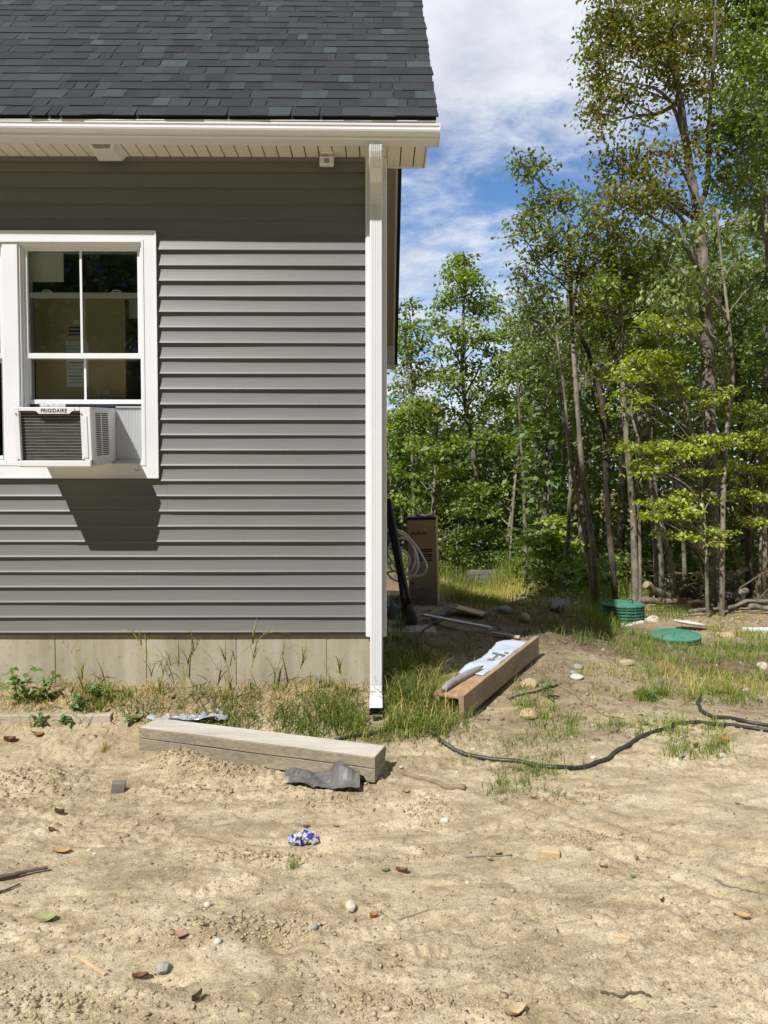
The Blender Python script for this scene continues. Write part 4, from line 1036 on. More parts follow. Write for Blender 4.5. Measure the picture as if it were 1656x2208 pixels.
def wrap_mark(x0, x1, y0, y1, name='printed_mark'):
    vv = []; 
    for i in range(9):
        for j in (0, 1):
            x = x0+(x1-x0)*i/8; y = y0+(y1-y0)*j; s_ = (x/L-.30)/.60; t_ = (y-.045)/(tw-.02)
            z = th+.0180+.0055*abs(float(fbm(np.array(s_*8), np.array(t_*4.0), 3, 14))-.35)*2+.004*sin(s_*19+t_*4)
            vv.append(TR @ Vector((x, y, z)))
    mesh_obj(name, vv, [(2*i, 2*i+2, 2*i+3, 2*i+1) for i in range(8)], M['greyink'], ws)
wrap_mark(L*.62, L*.645, .075, .175); wrap_mark(L*.56, L*.635, .118, .138); wrap_mark(L*.52, L*.545, .1, .155); wrap_mark(L*.66, L*.68, .07, .10)
M['rollgrey'] = pmat('grey rolled membrane', (.22, .22, .22), (.32, .31, .30), 18, .5, .4, .4, 50)
rl = MB(); pts = [TR @ Vector((L*.03+L*.36*q, .16-.06*q+.02*sin(q*3), th+.033+.004*sin(q*8))) for q in np.linspace(0, 1, 14)]
rl.tube(pts, [.020, .024, .025, .026, .027, .027, .028, .027, .028, .026, .023, .02, .014, .006], 10)
o = rl.build('membrane_roll', M['rollgrey'], None, pts[5], True); tag(o, 'grey rolled up membrane lying on the near end of the board trough', 'roll')

# white boards and broken slabs behind the trough
def board(name, p, q, w, t, mat, label, cat, lift=.005, seed=1):
    a, b = Vector(p), Vector(q); Mx, L_ = along(a, b); m = MB(); ragged_box(m, Mx, L_, -w/2, w/2, lift, lift+t, 12, .0012, seed, .002)
    return tag(m.build(name, mat, None, a.lerp(b, .5)), label, cat)
board('white_board', gpt(914, 1337, .03), gpt(1058, 1366, .03), .055, .022, M['whiteboard'], 'long narrow white painted board lying on the dug earth', 'board', seed=3)
board('plank_piece', gpt(935, 1338, .01), gpt(980, 1320, .05), .09, .022, M['greywood'], 'short weathered plank resting on the earth heap by the white board', 'plank', seed=6)
board('plank_piece', gpt(975, 1319, .04), gpt(1043, 1335, .03), .16, .02, M['cutwood'], 'broken pale slab lying on the earth heap beside the tall box', 'slab', seed=7)
board('wood_strip', gpt(1062, 1372, .01), gpt(1120, 1380, .01), .05, .018, M['plank'], 'short strip of wood at the far end of the board trough', 'strip', seed=8)
pad = MB(); c = gpt(868, 1352); pad.bbox(c.x-.26, c.x+.30, c.y-.30, c.y+.45, c.z-.06, c.z+.012, .01)
tag(pad.build('concrete_pad', M['concrete'], None, c), 'small pale concrete pad beside the house under the muddy blades', 'pad')

def hose(name, px_pts, rad, mat, label, cat, n=7, lift=None, seg=7, wob=.004):
    pts = [gpt(u, v) for u, v in px_pts]; cp = curve_pts(pts, n); out = []
    for i, p in enumerate(cp):
        out.append(Vector((p.x+wob*sin(i*.9), p.y+wob*cos(i*.7), Hs(p.x, p.y)+rad*.8)))
    zz = np.array([p.z for p in out]); zz = np.convolve(np.pad(zz, 2, 'edge'), np.ones(5)/5, 'valid')
    for p, z in zip(out, zz): p.z = float(z)+rad*.15
    m = MB(); m.tube(out, rad, seg); return tag(m.build(name, mat, None, out[len(out)//2], True), label, cat)
hose('garden_hose', [(918, 1570), (935, 1585), (958, 1605), (1000, 1631), (1060, 1643), (1130, 1648), (1200, 1659), (1255, 1659), (1298, 1645), (1340, 1618), (1382, 1591), (1430, 1574), (1480, 1563), (1540, 1566), (1600, 1572), (1700, 1582)], .0125, M['blackplastic'], 'long black hose curving across the sand to the right edge', 'hose')
hose('garden_hose', [(1580, 1499), (1545, 1495), (1518, 1494), (1508, 1505), (1506, 1522), (1516, 1540), (1545, 1552), (1590, 1556), (1640, 1566), (1720, 1572)], .0125, M['blackplastic'], 'looped end of black hose half hidden in grass at the right edge', 'hose')
hose('cable', [(720, 1600), (760, 1592), (800, 1585), (850, 1575), (872, 1568)], .010, M['blackplastic'], 'black cable end leading from behind the timber beam into the grass', 'cable')
hose('cable', [(958, 1338), (930, 1350), (910, 1365), (902, 1382), (906, 1400), (920, 1418), (940, 1432), (958, 1450)], .011, M['blackplastic'], 'thin black pipe bending over the dug earth left of the trough', 'cable')
hose('cable', [(1098, 1510), (1130, 1499), (1165, 1490), (1210, 1477)], .007, M['blackplastic'], 'thin dark rod on the dirt right of the trough', 'rod', wob=0)
def stick(pts, r0, r1, mat, label, lift=.0, seg=7, name='stick'):
    g = [gpt(u, v) for u, v in pts]; cp = curve_pts(g, 5); n = len(cp)
    out = [Vector((p.x, p.y, Hs(p.x, p.y)+r0*.7+lift)) for p in cp]
    rs = [r0+(r1-r0)*i/(n-1)+.12*r0*sin(i*2.3) for i in range(n)]
    m = MB(); m.tube(out, rs, seg); return tag(m.build(name, mat, None, out[n//2], True), label, 'stick')
stick([(868, 1669), (900, 1680), (950, 1693), (1003, 1706)], .012, .016, M['stick'], 'thick pale stick half sunk in the sand right of the timber beam')
stick([(1205, 1480), (1240, 1498), (1275, 1525), (1300, 1543), (1345, 1552)], .009, .004, M['stick'], 'crooked brown stick on the dirt between the trough and the hose')
stick([(-40, 1908), (30, 1896), (60, 1888), (103, 1880)], .010, .006, M['darkstick'], 'dark bent stick poking in from the left edge', .01)
stick([(-30, 1938), (10, 1925), (44, 1910)], .006, .003, M['darkstick'], 'thin short twig just below the bent stick at the left edge', .004)
stick([(1295, 2142), (1330, 2150), (1370, 2146), (1404, 2152)], .005, .004, M['darkstick'], 'small dark forked twig near the bottom right of the sand')
stick([(1002, 1850), (1060, 1847), (1105, 1845)], .004, .003, M['greywood'], 'thin dark twig left of the small wood block')
stick([(860, 1985), (890, 1975), (925, 1962)], .003, .002, M['stick'], 'fine twig on the open sand below the beam')
stick([(1540, 1900), (1590, 1915), (1640, 1932)], .004, .002, M['greywood'], 'thin twig near the right edge of the sand')

# cut pieces
def block(name, u, v, sx, sy, sz, rz, mat, label, cat, tilt=0.0, sink=.006):
    p = gpt(u, v); m = MB(); m.bbox(-sx/2, sx/2, -sy/2, sy/2, -sink, sz, .003, Matrix.Translation(p) @ Matrix.Rotation(rz, 4, 'Z') @ Matrix.Rotation(tilt, 4, 'Y'))
    return tag(m.build(name, mat, None, p), label, cat)
block('wood_block', 1186, 1846, .078, .05, .028, R(-8), M['cutwood'], 'small pale sawn wood block on the open sand', 'block', R(4))
block('wood_block', 254, 1708, .068, .05, .052, R(14), M['greywood'], 'grey weathered wood stub in the sand left of the dirt mound', 'block', R(8), .02)
block('wood_chip', 1342, 2024, .058, .014, .008, R(-12), M['cutwood'], 'pale flat wood sliver on the lower right sand', 'wood chip')
block('wood_chip', 958, 1771, .036, .02, .010, R(-15), M['whiteboard'], 'tiny white chip of trim on the sand below the thick stick', 'chip')
s_ = gpt(165, 2065); e_ = gpt(228, 2105); Mx, L_ = along(s_, e_); m = MB(); ragged_box(m, Mx, L_, -.006, .006, .002, .009, 8, .0012, 3, .002)
tag(m.build('wood_splinter', M['cutwood'], None, s_.lerp(e_, .5)), 'long pale wood splinter on the lower left sand', 'splinter')

def stone(u, v, r, mat, label, seed, flat=.7, name='stone', sharp=.25, group=None):
    p = gpt(u, v); import bmesh
    bm = bmesh.new(); bmesh.ops.create_icosphere(bm, subdivisions=3, radius=1)
    rg = np.random.default_rng(seed); ax = rg.uniform(.75, 1.25, 2); ph_ = rg.uniform(0, 20, 3)
    planes = [Vector(rg.normal(size=3)).normalized() for _ in range(7)]
    for w in bm.verts:
        c = w.co.copy()
        for q in planes:
            d = c.dot(q); lim = .78
            if d > lim: c -= q*(d-lim)*sharp*3
        k = 1+.22*(vn(c.x*2+ph_[0], c.y*2+c.z+ph_[1], seed)-.5)+.07*(vn(c.x*6+ph_[0], c.y*6+c.z*5+ph_[1], seed+5)-.5)
        w.co = Vector((c.x*ax[0]*r*k, c.y*ax[1]*r*k, c.z*flat*r*k+flat*r*.28))
    me = bpy.data.meshes.new(name); bm.to_mesh(me); bm.free(); me.materials.append(mat)
    if sharp < .2: me.polygons.foreach_set('use_smooth', np.ones(len(me.polygons), dtype=bool))
    o = bpy.data.objects.new(name, me); COL.objects.link(o); o.location = p; o.rotation_euler = (0, 0, rg.uniform(0, 6))
    return tag(o, label, 'stone', group)
SW, SG, ST = M['stonewhite'], M['stonegrey'], M['stonetan']
stone(447, 1952, .0125, SW, 'round white pebble on the sand right of the green leaf', 1, .8, sharp=.05)
stone(469, 2032, .0155, SW, 'round cream pebble beside the rough clods at lower left', 2, .75, sharp=.05)
stone(193, 1836, .013, SW, 'flat white pebble beside the big tan leaf', 3, .55, sharp=.1)
stone(204, 1843, .008, SW, 'tiny white pebble below the flat white pebble', 4, .7)
stone(351, 2092, .021, SG, 'bluish grey angular stone below the rough clods', 5, .8, sharp=.3)
stone(678, 2004, .014, SG, 'smooth grey pebble left of the footprint', 6, .7, sharp=.05)
stone(757, 1962, .019, SW, 'upright pale pointed stone on the mid sand', 7, 1.2, sharp=.33)
stone(618, 1693, .030, ST, 'tan stone by the membrane scrap at the foot of the beam', 8, .8)
stone(1140, 1545, .070, ST, 'big tan flat rock with a broken face near the trough', 9, .55, sharp=.3)
stone(1130, 1337, .075, ST, 'smooth yellowish rock in front of the grass behind the trough', 10, .65, sharp=.15)
stone(1088, 1320, .085, SG, 'grey rock at the edge of the grass behind the earth heap', 11, .6)
stone(1568, 1375, .085, ST, 'pale rock to the right of the flat green lid', 12, .6, sharp=.15)
stone(1280, 1635, .018, SW, 'small white pebble under the hose bend', 13, .7)
stone(1245, 1462, .055, SW, 'flat pale stone on the dirt behind the crooked stick', 14, .4)
stone(1140, 1480, .06, ST, 'brown stone right beside the trough', 15, .8)
stone(1245, 1440, .045, SG, 'grey stone behind the flat pale stone', 16, .5)
stone(1237, 1453, .04, SG, 'low dark stone beside the flat pale stone', 17, .5)
stone(1557, 1630, .03, SW, 'white flat stone at the right below the hose loop', 18, .4)
stone(1645, 1440, .06, SW, 'pale rock at the right edge of the grass', 19, .6)
stone(1610, 1490, .03, SW, 'small pale stone beside the hose loop at right', 20, .6)
stone(662, 1798, .010, SG, 'dark pebble above the blue wrapper', 21, .8)
stone(296, 1779, .013, M['stonetan'], 'brown clod like stone on the left sand', 22, .9)
stone(1020, 1618, .014, SW, 'little white pebble inside the hose curve', 23, .6)
stone(865, 1655, .012, SW, 'white pebble at the near end of the thick stick', 24, .7)
stone(985, 1668, .013, SW, 'white pebble beside the thick stick and the hose', 25, .7)
stone(1008, 1905, .010, SW, 'tiny whitish stone on the right middle sand', 26, .7)
stone(1470, 1632, .02, SG, 'flat grey stone below the tuft by the hose', 27, .4)
stone(1350, 1430, .05, ST, 'tan stone on the earth bank before the green lids', 28, .5)

# blue foil wrapper
c = gpt(659, 1820)
wr = crumple('snack_wrapper', M['blue'], (c.x-.005, c.y, c.z+.003), .062, .028, .05, 'crumpled blue and white foil wrapper on the sand', 'wrapper', 33, 12, 1.3)
w2 = crumple('white_foil_face', M['whiteboard'], (c.x-.012, c.y-.008, c.z+.010), .036, .018, .04, None, None, 34, 8, 1.3, parent=wr)

# fallen leaves, one mesh each, curled
def leafmesh(L_, W_, curl, seed, lobed=False):
    n, k = 8, 4; v = []; rg = np.random.default_rng(seed)
    for i in range(n+1):
        t = i/n; w = W_*max(.02, sin(pi*min(1, t*.97+.02))**.8)*(1+.18*(lobed)*sin(t*17))
        for j in range(k+1):
            s = j/k*2-1
            z = .004+curl*(abs(s)**1.5*.8*W_+ (t-.5)**2*L_*.9)+.003*float(vn(np.array(t*4+seed), np.array(s*2), seed))
            v.append(((t-.5)*L_, s*w/2+.08*W_*sin(t*6+seed), z))
    f = [(i*(k+1)+j, (i+1)*(k+1)+j, (i+1)*(k+1)+j+1, i*(k+1)+j+1) for i in range(n) for j in range(k)]
    return v, f
LC = {'tan': (.44, .29, .13), 'orange': (.42, .23, .075), 'red': (.19, .09, .055), 'brown': (.13, .08, .05), 'green': (.12, .20, .04), 'pale': (.48, .38, .23), 'pink': (.36, .22, .15), 'palegreen': (.30, .31, .14)}
LM = {k: pmat(k+' dead leaf', c, tuple(x*.72 for x in c), 40, .7, .25, .3, 90) for k, c in LC.items()}
def fallen(u, v, L_, W_, rz, col, label, curl=.5, seed=0, lob=False):
    p = gpt(u, v); vv, ff = leafmesh(L_, W_, curl, seed+int(u), lob)
    Mx = Matrix.Translation(p) @ Matrix.Rotation(R(rz), 4, 'Z') @ Matrix.Rotation(R((seed*37) % 15-6), 4, 'X')
    o = mesh_obj('fallen_leaf', [Mx @ Vector(q) for q in vv], ff, LM[col], None, p, True); return tag(o, label, 'leaf')
fallen(84, 1590, .055, .042, 20, 'orange', 'orange yellow leaf on the sand left of the beam', .4, 1)
fallen(22, 1602, .07, .04, 5, 'red', 'curled rust leaf at the far left below the plank', .7, 2)
fallen(135, 1840, .075, .042, 10, 'tan', 'large tan oval leaf on the left sand', .25, 3)
fallen(97, 1983, .085, .055, 3, 'palegreen', 'large pale green leaf pressed into the lower left sand', .15, 4)
fallen(112, 1797, .04, .022, -25, 'red', 'small red brown leaf above the large tan leaf', .8, 5)
fallen(130, 1760, .05, .026, -10, 'brown', 'dark crumpled leaf on the sand below the grey stub', 1.0, 6)
fallen(433, 1700, .055, .028, 0, 'pink', 'reddish leaf right of the grey wood stub', .35, 7)
fallen(390, 2024, .05, .034, -12, 'pink', 'pinkish leaf above the rough clods', .2, 8)
fallen(303, 2115, .05, .026, 10, 'red', 'dark red leaf below the bluish grey stone', .6, 9)
fallen(425, 2162, .045, .02, 60, 'brown', 'curled dark leaf beside the footprint at the bottom', 1.0, 10)
fallen(660, 1787, .032, .022, 8, 'red', 'reddish leaf above the blue wrapper', .3, 11)
fallen(725, 1784, .03, .018, 5, 'pink', 'faded pink leaf right of the blue wrapper', .3, 12)
fallen(866, 1888, .048, .02, -10, 'red', 'red curled leaf beside the small green leaf', .8, 13)
fallen(832, 1882, .034, .014, 15, 'green', 'small bright green leaf beside the red curled leaf', .6, 14)
fallen(1054, 1858, .032, .018, -40, 'tan', 'tan leaf on its side left of the small wood block', .7, 15)
fallen(1074, 1845, .030, .02, -20, 'tan', 'small tan leaf touching the thin twig', .7, 16)
fallen(1300, 1872, .034, .02, -35, 'pale', 'white edged curled leaf right of the small wood block', .9, 17)
fallen(1372, 1860, .024, .02, 70, 'tan', 'little tan leaf standing up on the right sand', .9, 18)
fallen(1366, 1896, .028, .016, 0, 'green', 'small dark green leaf on the right sand', .3, 19)
fallen(1428, 1948, .024, .01, 30, 'brown', 'dark folded leaf on the right sand', 1.2, 20)
fallen(1600, 1979, .062, .032, -12, 'tan', 'large golden leaf at the right edge', .3, 21)
fallen(1112, 2193, .07, .045, 10, 'pale', 'beige curled leaf at the bottom edge', .6, 22)
fallen(806, 1980, .035, .02, 30, 'orange', 'orange leaf fragment near the pale pointed stone', .8, 23)
fallen(1562, 1607, .07, .045, 15, 'orange', 'crumpled orange brown leaf by the tuft near the hose', 1.0, 24)
fallen(1540, 1612, .05, .03, -15, 'tan', 'tan leaf left of the crumpled orange brown leaf', .8, 25)
fallen(1500, 1614, .04, .03, 40, 'red', 'rust leaf under the tuft by the hose', .8, 26)
fallen(1150, 1722, .035, .02, 5, 'tan', 'tan leaf under the grass tuft inside the hose', .5, 27)
fallen(1075, 1693, .03, .02, 50, 'red', 'red brown leaf in the tuft inside the hose', .8, 28)
fallen(876, 1710, .034, .02, 5, 'pink', 'pink leaf below the end of the beam', .4, 29)
fallen(572, 1590+8, .03, .02, 50, 'red', 'dark red leaf on top of the dirt by the beam', .5, 30)
fallen(760, 1502, .03, .02, 80, 'orange', 'yellow orange leaf caught in the grass at the foundation', .6, 31)
fallen(938, 1398, .05, .03, 30, 'orange', 'orange leaf caught in grass beside the corner post', .5, 32)
fallen(1414, 1430, .05, .02, 85, 'orange', 'orange leaf standing in the weeds before the flat green lid', .6, 33)
fallen(455, 1490, .035, .024, 60, 'orange', 'yellow leaf in the weeds against the foundation', .6, 34)
fallen(370, 1508, .04, .03, 30, 'pink', 'pinkish leaf on the bank behind the beam', .5, 35)
fallen(1590, 1735, .03, .02, 10, 'pink', 'pink leaf on grey sand at the right', .3, 36)
fallen(1270, 1835, .03, .02, 30, 'pale', 'torn pale leaf next to the small wood block', 1.0, 37)

# ------------------------------------------------------------------ septic lids and what lies round them
def lid(u, vb, wpx, Y, hh, name, label, rings, tiltx=0):
    c = G(u, vb); rad = wpx/FOC*c.y/2*1.0; c.y += rad*.9; c.z = c.z-.03
    root = empty(name, c); tag(root, label, 'septic lid'); Mx = Matrix.Translation(c) @ Matrix.Rotation(tiltx, 4, 'X') @ Matrix.Rotation(-tiltx*.4, 4, 'Y')
    def lathe(pr, nm, n=40):
        v = []; k = len(pr)
        for i in range(n):
            w = 2*pi*i/n; v += [Mx @ Vector((r_*cos(w), r_*sin(w), z_)) for r_, z_ in pr]
        f = [(i*k+j, ((i+1) % n)*k+j, ((i+1) % n)*k+j+1, i*k+j+1) for i in range(n) for j in range(k-1)]
        return mesh_obj(nm, v, f, M['lid'], root)
    pr = [(rad*.93, 0)]
    st = hh/(rings+.6)
    for k in range(rings):
        z_ = st*(k+.35); pr += [(rad*.93, z_), (rad, z_+.002), (rad, z_+.010), (rad*.93, z_+.012)]
    pr += [(rad*.93, hh-.012), (rad*.5, hh-.012)]
    lathe(pr, 'riser')
    ht = hh; dm = rad*.17
    cp_ = [(rad*.98, ht-.022), (rad*1.01, ht-.022), (rad*1.015, ht-.004), (rad*.97, ht+.004), (rad*.95, ht+.001)]
    for t in np.linspace(.9, 0.0, 9): cp_.append((rad*t, ht+.004+dm*(1-t*t)*.75))
    lathe(cp_, 'cover')
    rbm = MB()
    for k in range(12):
        w = 2*pi*k/12; pts = [Mx @ Vector((rad*t*cos(w), rad*t*sin(w), ht+.005+dm*(1-t*t)*.75)) for t in (.25, .45, .65, .85)]; rbm.tube(pts, .006, 5)
    rbm.build('cover_ribs', M['lid'], root)
    vb_ = MB()
    for k in range(14):
        w = 2*pi*k/14+.1; a = Vector((rad*.965*cos(w), rad*.965*sin(w), 0)); vb_.tube([Mx @ (a+Vector((0, 0, .005))), Mx @ (a+Vector((0, 0, hh-.02)))], .007, 5)
    vb_.build('riser_ribs', M['lid'], root)
    return root, c, rad, Mx
l1, c1_, r1_, m1_ = lid(1356, 1347, 92, 10.1, .285, 'septic_lid', 'raised green septic riser with ribbed side and domed cover', 6)
hk = MB(); a = Vector((r1_*.28, -r1_*.6, .25)); hk.tube(curve_pts([m1_ @ (a+Vector(q)) for q in ((0, 0, -.02), (0, 0, .07), (-.015, 0, .115), (-.05, 0, .12), (-.07, 0, .10))], 4), .007, 6)
tag(hk.build('bent_rod', M['blackplastic'], None, m1_ @ a), 'dark bent rod standing on the cover of the raised green riser', 'rod')
l2, c2_, r2_, m2_ = lid(1475, 1392, 108, 9.0, .10, 'septic_lid', 'flat green septic lid sitting low in the weeds', 2, R(3))
# broken white concrete round the raised riser
rg = np.random.default_rng(5); pts = []
for k in range(13):
    w = -2.9+2.7*k/12; d = r1_*(1.1+.35*rg.random()); pts.append((c1_.x+cos(w)*d*1.15, c1_.y+sin(w)*d*.75))
for k, (x, y) in enumerate(pts):
    bm_r = .05+.045*rg.random(); o = stone(0, 1600, bm_r, SW, None, 100+k, .5, 'concrete_lump', .3); o.location = (x, y, Hs(x, y)-.01)
    tag(o, 'broken white concrete lump at the foot of the raised green riser', 'rubble', 'concrete lumps round the riser')
# white dish propped by the lids
c = P(1487, 1342, 10.0); c.z = Hs(c.x, c.y)+.08
m = MB(); v = []; n = 26
for r_, z_ in ((.0, .0), (.15, .0), (.19, .022), (.2, .024), (.2, .012), (.155, -.014), (0, -.014)):
    for i in range(n): v.append(Matrix.Translation(c) @ Matrix.Rotation(R(9), 4, 'Y') @ Matrix.Rotation(R(-4), 4, 'X') @ Vector((1.06*r_*cos(2*pi*i/n), r_*sin(2*pi*i/n)*.8, z_)))
m.add(v, [(k*n+i, k*n+(i+1) % n, (k+1)*n+(i+1) % n, (k+1)*n+i) for k in range(6) for i in range(n)])
tag(m.build('shallow_dish', M['whiteboard'], None, c), 'shallow white dish propped up behind the flat green lid', 'dish')
stone(1487, 1346, .11, ST, 'brown rock under the white dish', 44, .45)
a, b = gpt(1600, 1362, .02), gpt(1690, 1362, .02); m = MB(); m.tube([a, a.lerp(b, .5), b], .035, 12); tag(m.build('plastic_pipe', M['white'], None, a), 'white plastic pipe on the sand at the right edge', 'pipe')
# white plastic bag on the grass
c = gpt(1210, 1318); crumple('plastic_bag', M['whiteboard'], (c.x-.02, c.y+.06, c.z), .085, .09, .15, 'crumpled white plastic bag standing in the grass', 'bag', 53, 18, 1.1)
# low weathered crib of grey boards at the wood edge
yw = 20.4; a = P(1010, 1246, yw); b = P(1136, 1250, yw); zt_ = P(1080, 1230, yw).z; zb_ = Hs((a.x+b.x)/2, yw)-.05
pw = empty('timber_wall', ((a.x+b.x)/2, yw, zb_)); tag(pw, 'low wall of grey weathered boards at the edge of the wood', 'wall')
hh = (zt_-zb_)/4
for k in range(4):
    m = MB(); Mx, L_ = along(Vector((a.x-.04*(k % 2), yw, zb_+hh*k)), Vector((b.x+.03*(k % 2), yw+.25, zb_+hh*k))); ragged_box(m, Mx, L_, -.06, .06, .004, hh-.004, 10, .006, k, .006); m.build('board', M['greywood'], pw)
m = MB(); m.bbox(a.x+.02, b.x-.02, yw+.05, yw+.6, zb_, zt_-.03, .01); m.build('core', M['greywood'], pw)

# ------------------------------------------------------------------ cut logs and brush
def log(p, q, r0, r1, barkm, label, hollow=False, name='cut_log', seed=0, group='cut logs heaped at the wood edge'):
    p, q = Vector(p), Vector(q); root = empty(name, p.lerp(q, .5)); tag(root, label, 'log', group)
    n = 8; pts = [p.lerp(q, i/n)+Vector((0, 0, .012*sin(i*1.3+seed)))*(0 < i < n) for i in range(n+1)]; rs = [(r0+(r1-r0)*i/n)*(1+.05*sin(i*2.1+seed)) for i in range(n+1)]
    m = MB(); m.tube(pts, rs, 14, cap=False); m.build('bark', barkm, root, smooth=True)
    for e, (c, d, r_) in enumerate(((p, (p-q).normalized(), r0), (q, (q-p).normalized(), r1))):
        up_ = Vector((0, 0, 1)); a = d.cross(up_).normalized(); b = a.cross(d)
        m = MB(); rr_ = r_*1.0*(1+.05*sin((0 if e == 0 else n)*2.1+seed)); ring = [c+d*.001+(a*cos(w)+b*sin(w))*rr_ for w in np.linspace(0, 2*pi, 15)[:-1]]
        inn = [c+d*.004+(a*cos(w)+b*sin(w))*rr_*.6 for w in np.linspace(0, 2*pi, 15)[:-1]]
        m.add(ring+inn, [(i, (i+1) % 14, 14+(i+1) % 14, 14+i) for i in range(14)]+([] if hollow else [tuple(range(14, 28))]))
        if hollow:
            dp = [w-d*.09 for w in inn]; m.add(inn+dp, [(i, 14+i, 14+(i+1) % 14, (i+1) % 14) for i in range(14)])
        m.build('cut_end', M['cutwood'] if hollow else M['endwood'], root)
        if hollow:
            m = MB(); m.add([w-d*.088 for w in inn], [tuple(range(14))]); m.build('dark_core', M['barkdark'], root)
    return root
LY = 11.75
log(P(1393, 1260, LY), P(1432, 1285, LY+.2), .060, .056, M['barkpale'], 'pale log tilted down to the right at the left end of the log heap')
log(P(1442, 1258, LY-.1), P(1449, 1256, LY+1.0), .062, .06, M['barkpale'], 'log with its broad pale round end facing out, left of the leaning trunk')
log(P(1496, 1246, LY-.15), P(1506, 1238, LY+1.0), .05, .048, M['barkbrown'], 'topmost hollow log with a bright ring end on the heap', True)
log(P(1517, 1275, LY-.2), P(1527, 1272, LY+.9), .049, .046, M['barkbrown'], 'lower hollow log with a ring end beside the big trunk', True)
log(P(1510, 1258, LY), P(1518, 1255, LY+.8), .03, .028, M['barkbrown'], 'small round ended log between the two hollow ones', True)
log(P(1556, 1290, LY-.1), P(1610, 1274, LY+.1), .058, .05, M['barkpale'], 'grey log slanting up to the right of the big trunk')
log(P(1571, 1240, LY+.6), P(1612, 1227, LY+.7), .042, .032, M['barkpale'], 'upper log sloping behind the big trunk on the right')
log(P(1378, 1296, LY-.4), P(1490, 1296, LY-.4), .05, .046, M['barkbrown'], 'long brown log lying flat behind the raised green riser')
log(P(1550, 1300, LY-.2), P(1660, 1299, LY-.2), .065, .06, M['barkdark'], 'dark log lying flat behind the long pale branch')
log(P(1615, 1308, LY-.6), P(1690, 1312, LY-.6), .04, .036, M['barkpale'], 'grey log lying flat at the right edge')
log(P(1405, 1285, LY+.1), P(1420, 1276, LY+.4), .045, .04, M['barkdark'], 'short dark log under the tilted pale log')
log(P(1432, 1270, LY+.3), P(1490, 1250, LY+.5), .045, .04, M['barkbrown'], 'log sloping up behind the leaning trunk in the heap')
pts = [P(u, v, 11.0+.002*(u-1489)) for u, v in ((1486, 1319), (1520, 1314), (1573, 1310), (1595, 1302), (1612, 1296), (1640, 1297), (1700, 1295))]
m = MB(); m.tube(curve_pts(pts, 4), [.028+.004*sin(i) for i in range(25)], 9); tag(m.build('fallen_branch', M['barkpale'], None, pts[3], True), 'long pale fallen branch rising to the right edge in front of the logs', 'branch')
c = P(1503, 1301, 11.6); stone(1503, 1305, .10, pmat('rotten orange wood', (.36, .19, .07), (.2, .1, .045), 22, .9, .1, .6, 40), 'orange brown chunk of rotten wood in front of the log heap', 61, .6, 'wood_chunk', .33).location = c+Vector((0, 0, -.06))
c = P(1480, 1272, 12.5); o = stone(1480, 1290, .17, M['barkbrown'], 'split brown log face in the middle of the heap', 62, .75, 'split_log', .33); o.location = c+Vector((0, 0, -.10))
rg = np.random.default_rng(77); m = MB()
for k in range(60):
    u = rg.uniform(1440, 1670); v = rg.uniform(1235, 1298); y = rg.uniform(12.6, 13.8); p = P(u, v, y); d = Vector((rg.normal(), rg.normal()*.5, abs(rg.normal())*.4-.05)).normalized(); l = rg.uniform(.25, .9)
    p.z = max(p.z, Hs(p.x, p.y)); m.tube([p, p+d*l*.5+Vector((0, 0, .03)), p+d*l+Vector((0, 0, -.03))], [.012, .008, .003], 5)
for k in range(12):
    u = rg.uniform(1500, 1670); y = rg.uniform(11.6, 12.6); p = P(u, rg.uniform(1262, 1298), y); d = Vector((rg.normal(), rg.normal()*.3, abs(rg.normal())*.9)).normalized(); l = rg.uniform(.5, 1.3)
    m.tube([p, p+d*l*.5+Vector((.04, 0, .05)), p+d*l], [.013, .010, .004], 5)
tag(m.build('brush', M['barkbrown'], None, (4.9, 13, 0)), 'tangle of dead twigs heaped over the cut logs', 'brush', kind='stuff')

# ------------------------------------------------------------------ the wood
LF = {
 'mid':    leafmat('mid green leaves', [(.055, .095, .016), (.075, .125, .020), (.10, .155, .028), (.125, .175, .04)]),
 'deep':   leafmat('deep green leaves', [(.042, .072, .014), (.06, .098, .018), (.085, .13, .025)]),
 'blue':   leafmat('dull bluish leaves', [(.056, .09, .022), (.078, .118, .028), (.105, .142, .04), (.14, .165, .07)], .3, .06),
 'rust':   leafmat('turning leaves', [(.080, .112, .020), (.098, .118, .022), (.118, .112, .027), (.142, .116, .036), (.088, .122, .022), (.072, .112, .018)], .36, .04),
 'olive':  leafmat('olive leaves', [(.066, .090, .015), (.092, .112, .020), (.125, .12, .026)], .34),
 'pale':   leafmat('pale green leaves', [(.085, .125, .040), (.11, .155, .050), (.14, .185, .065)], .36, .06),
 'bright': leafmat('bright yellow green leaves', [(.13, .19, .018), (.18, .245, .024), (.23, .28, .032)], .42, .06),
 'maple':  leafmat('maple leaves', [(.066, .112, .016), (.092, .148, .020), (.12, .178, .028), (.15, .195, .034)], .4),
}
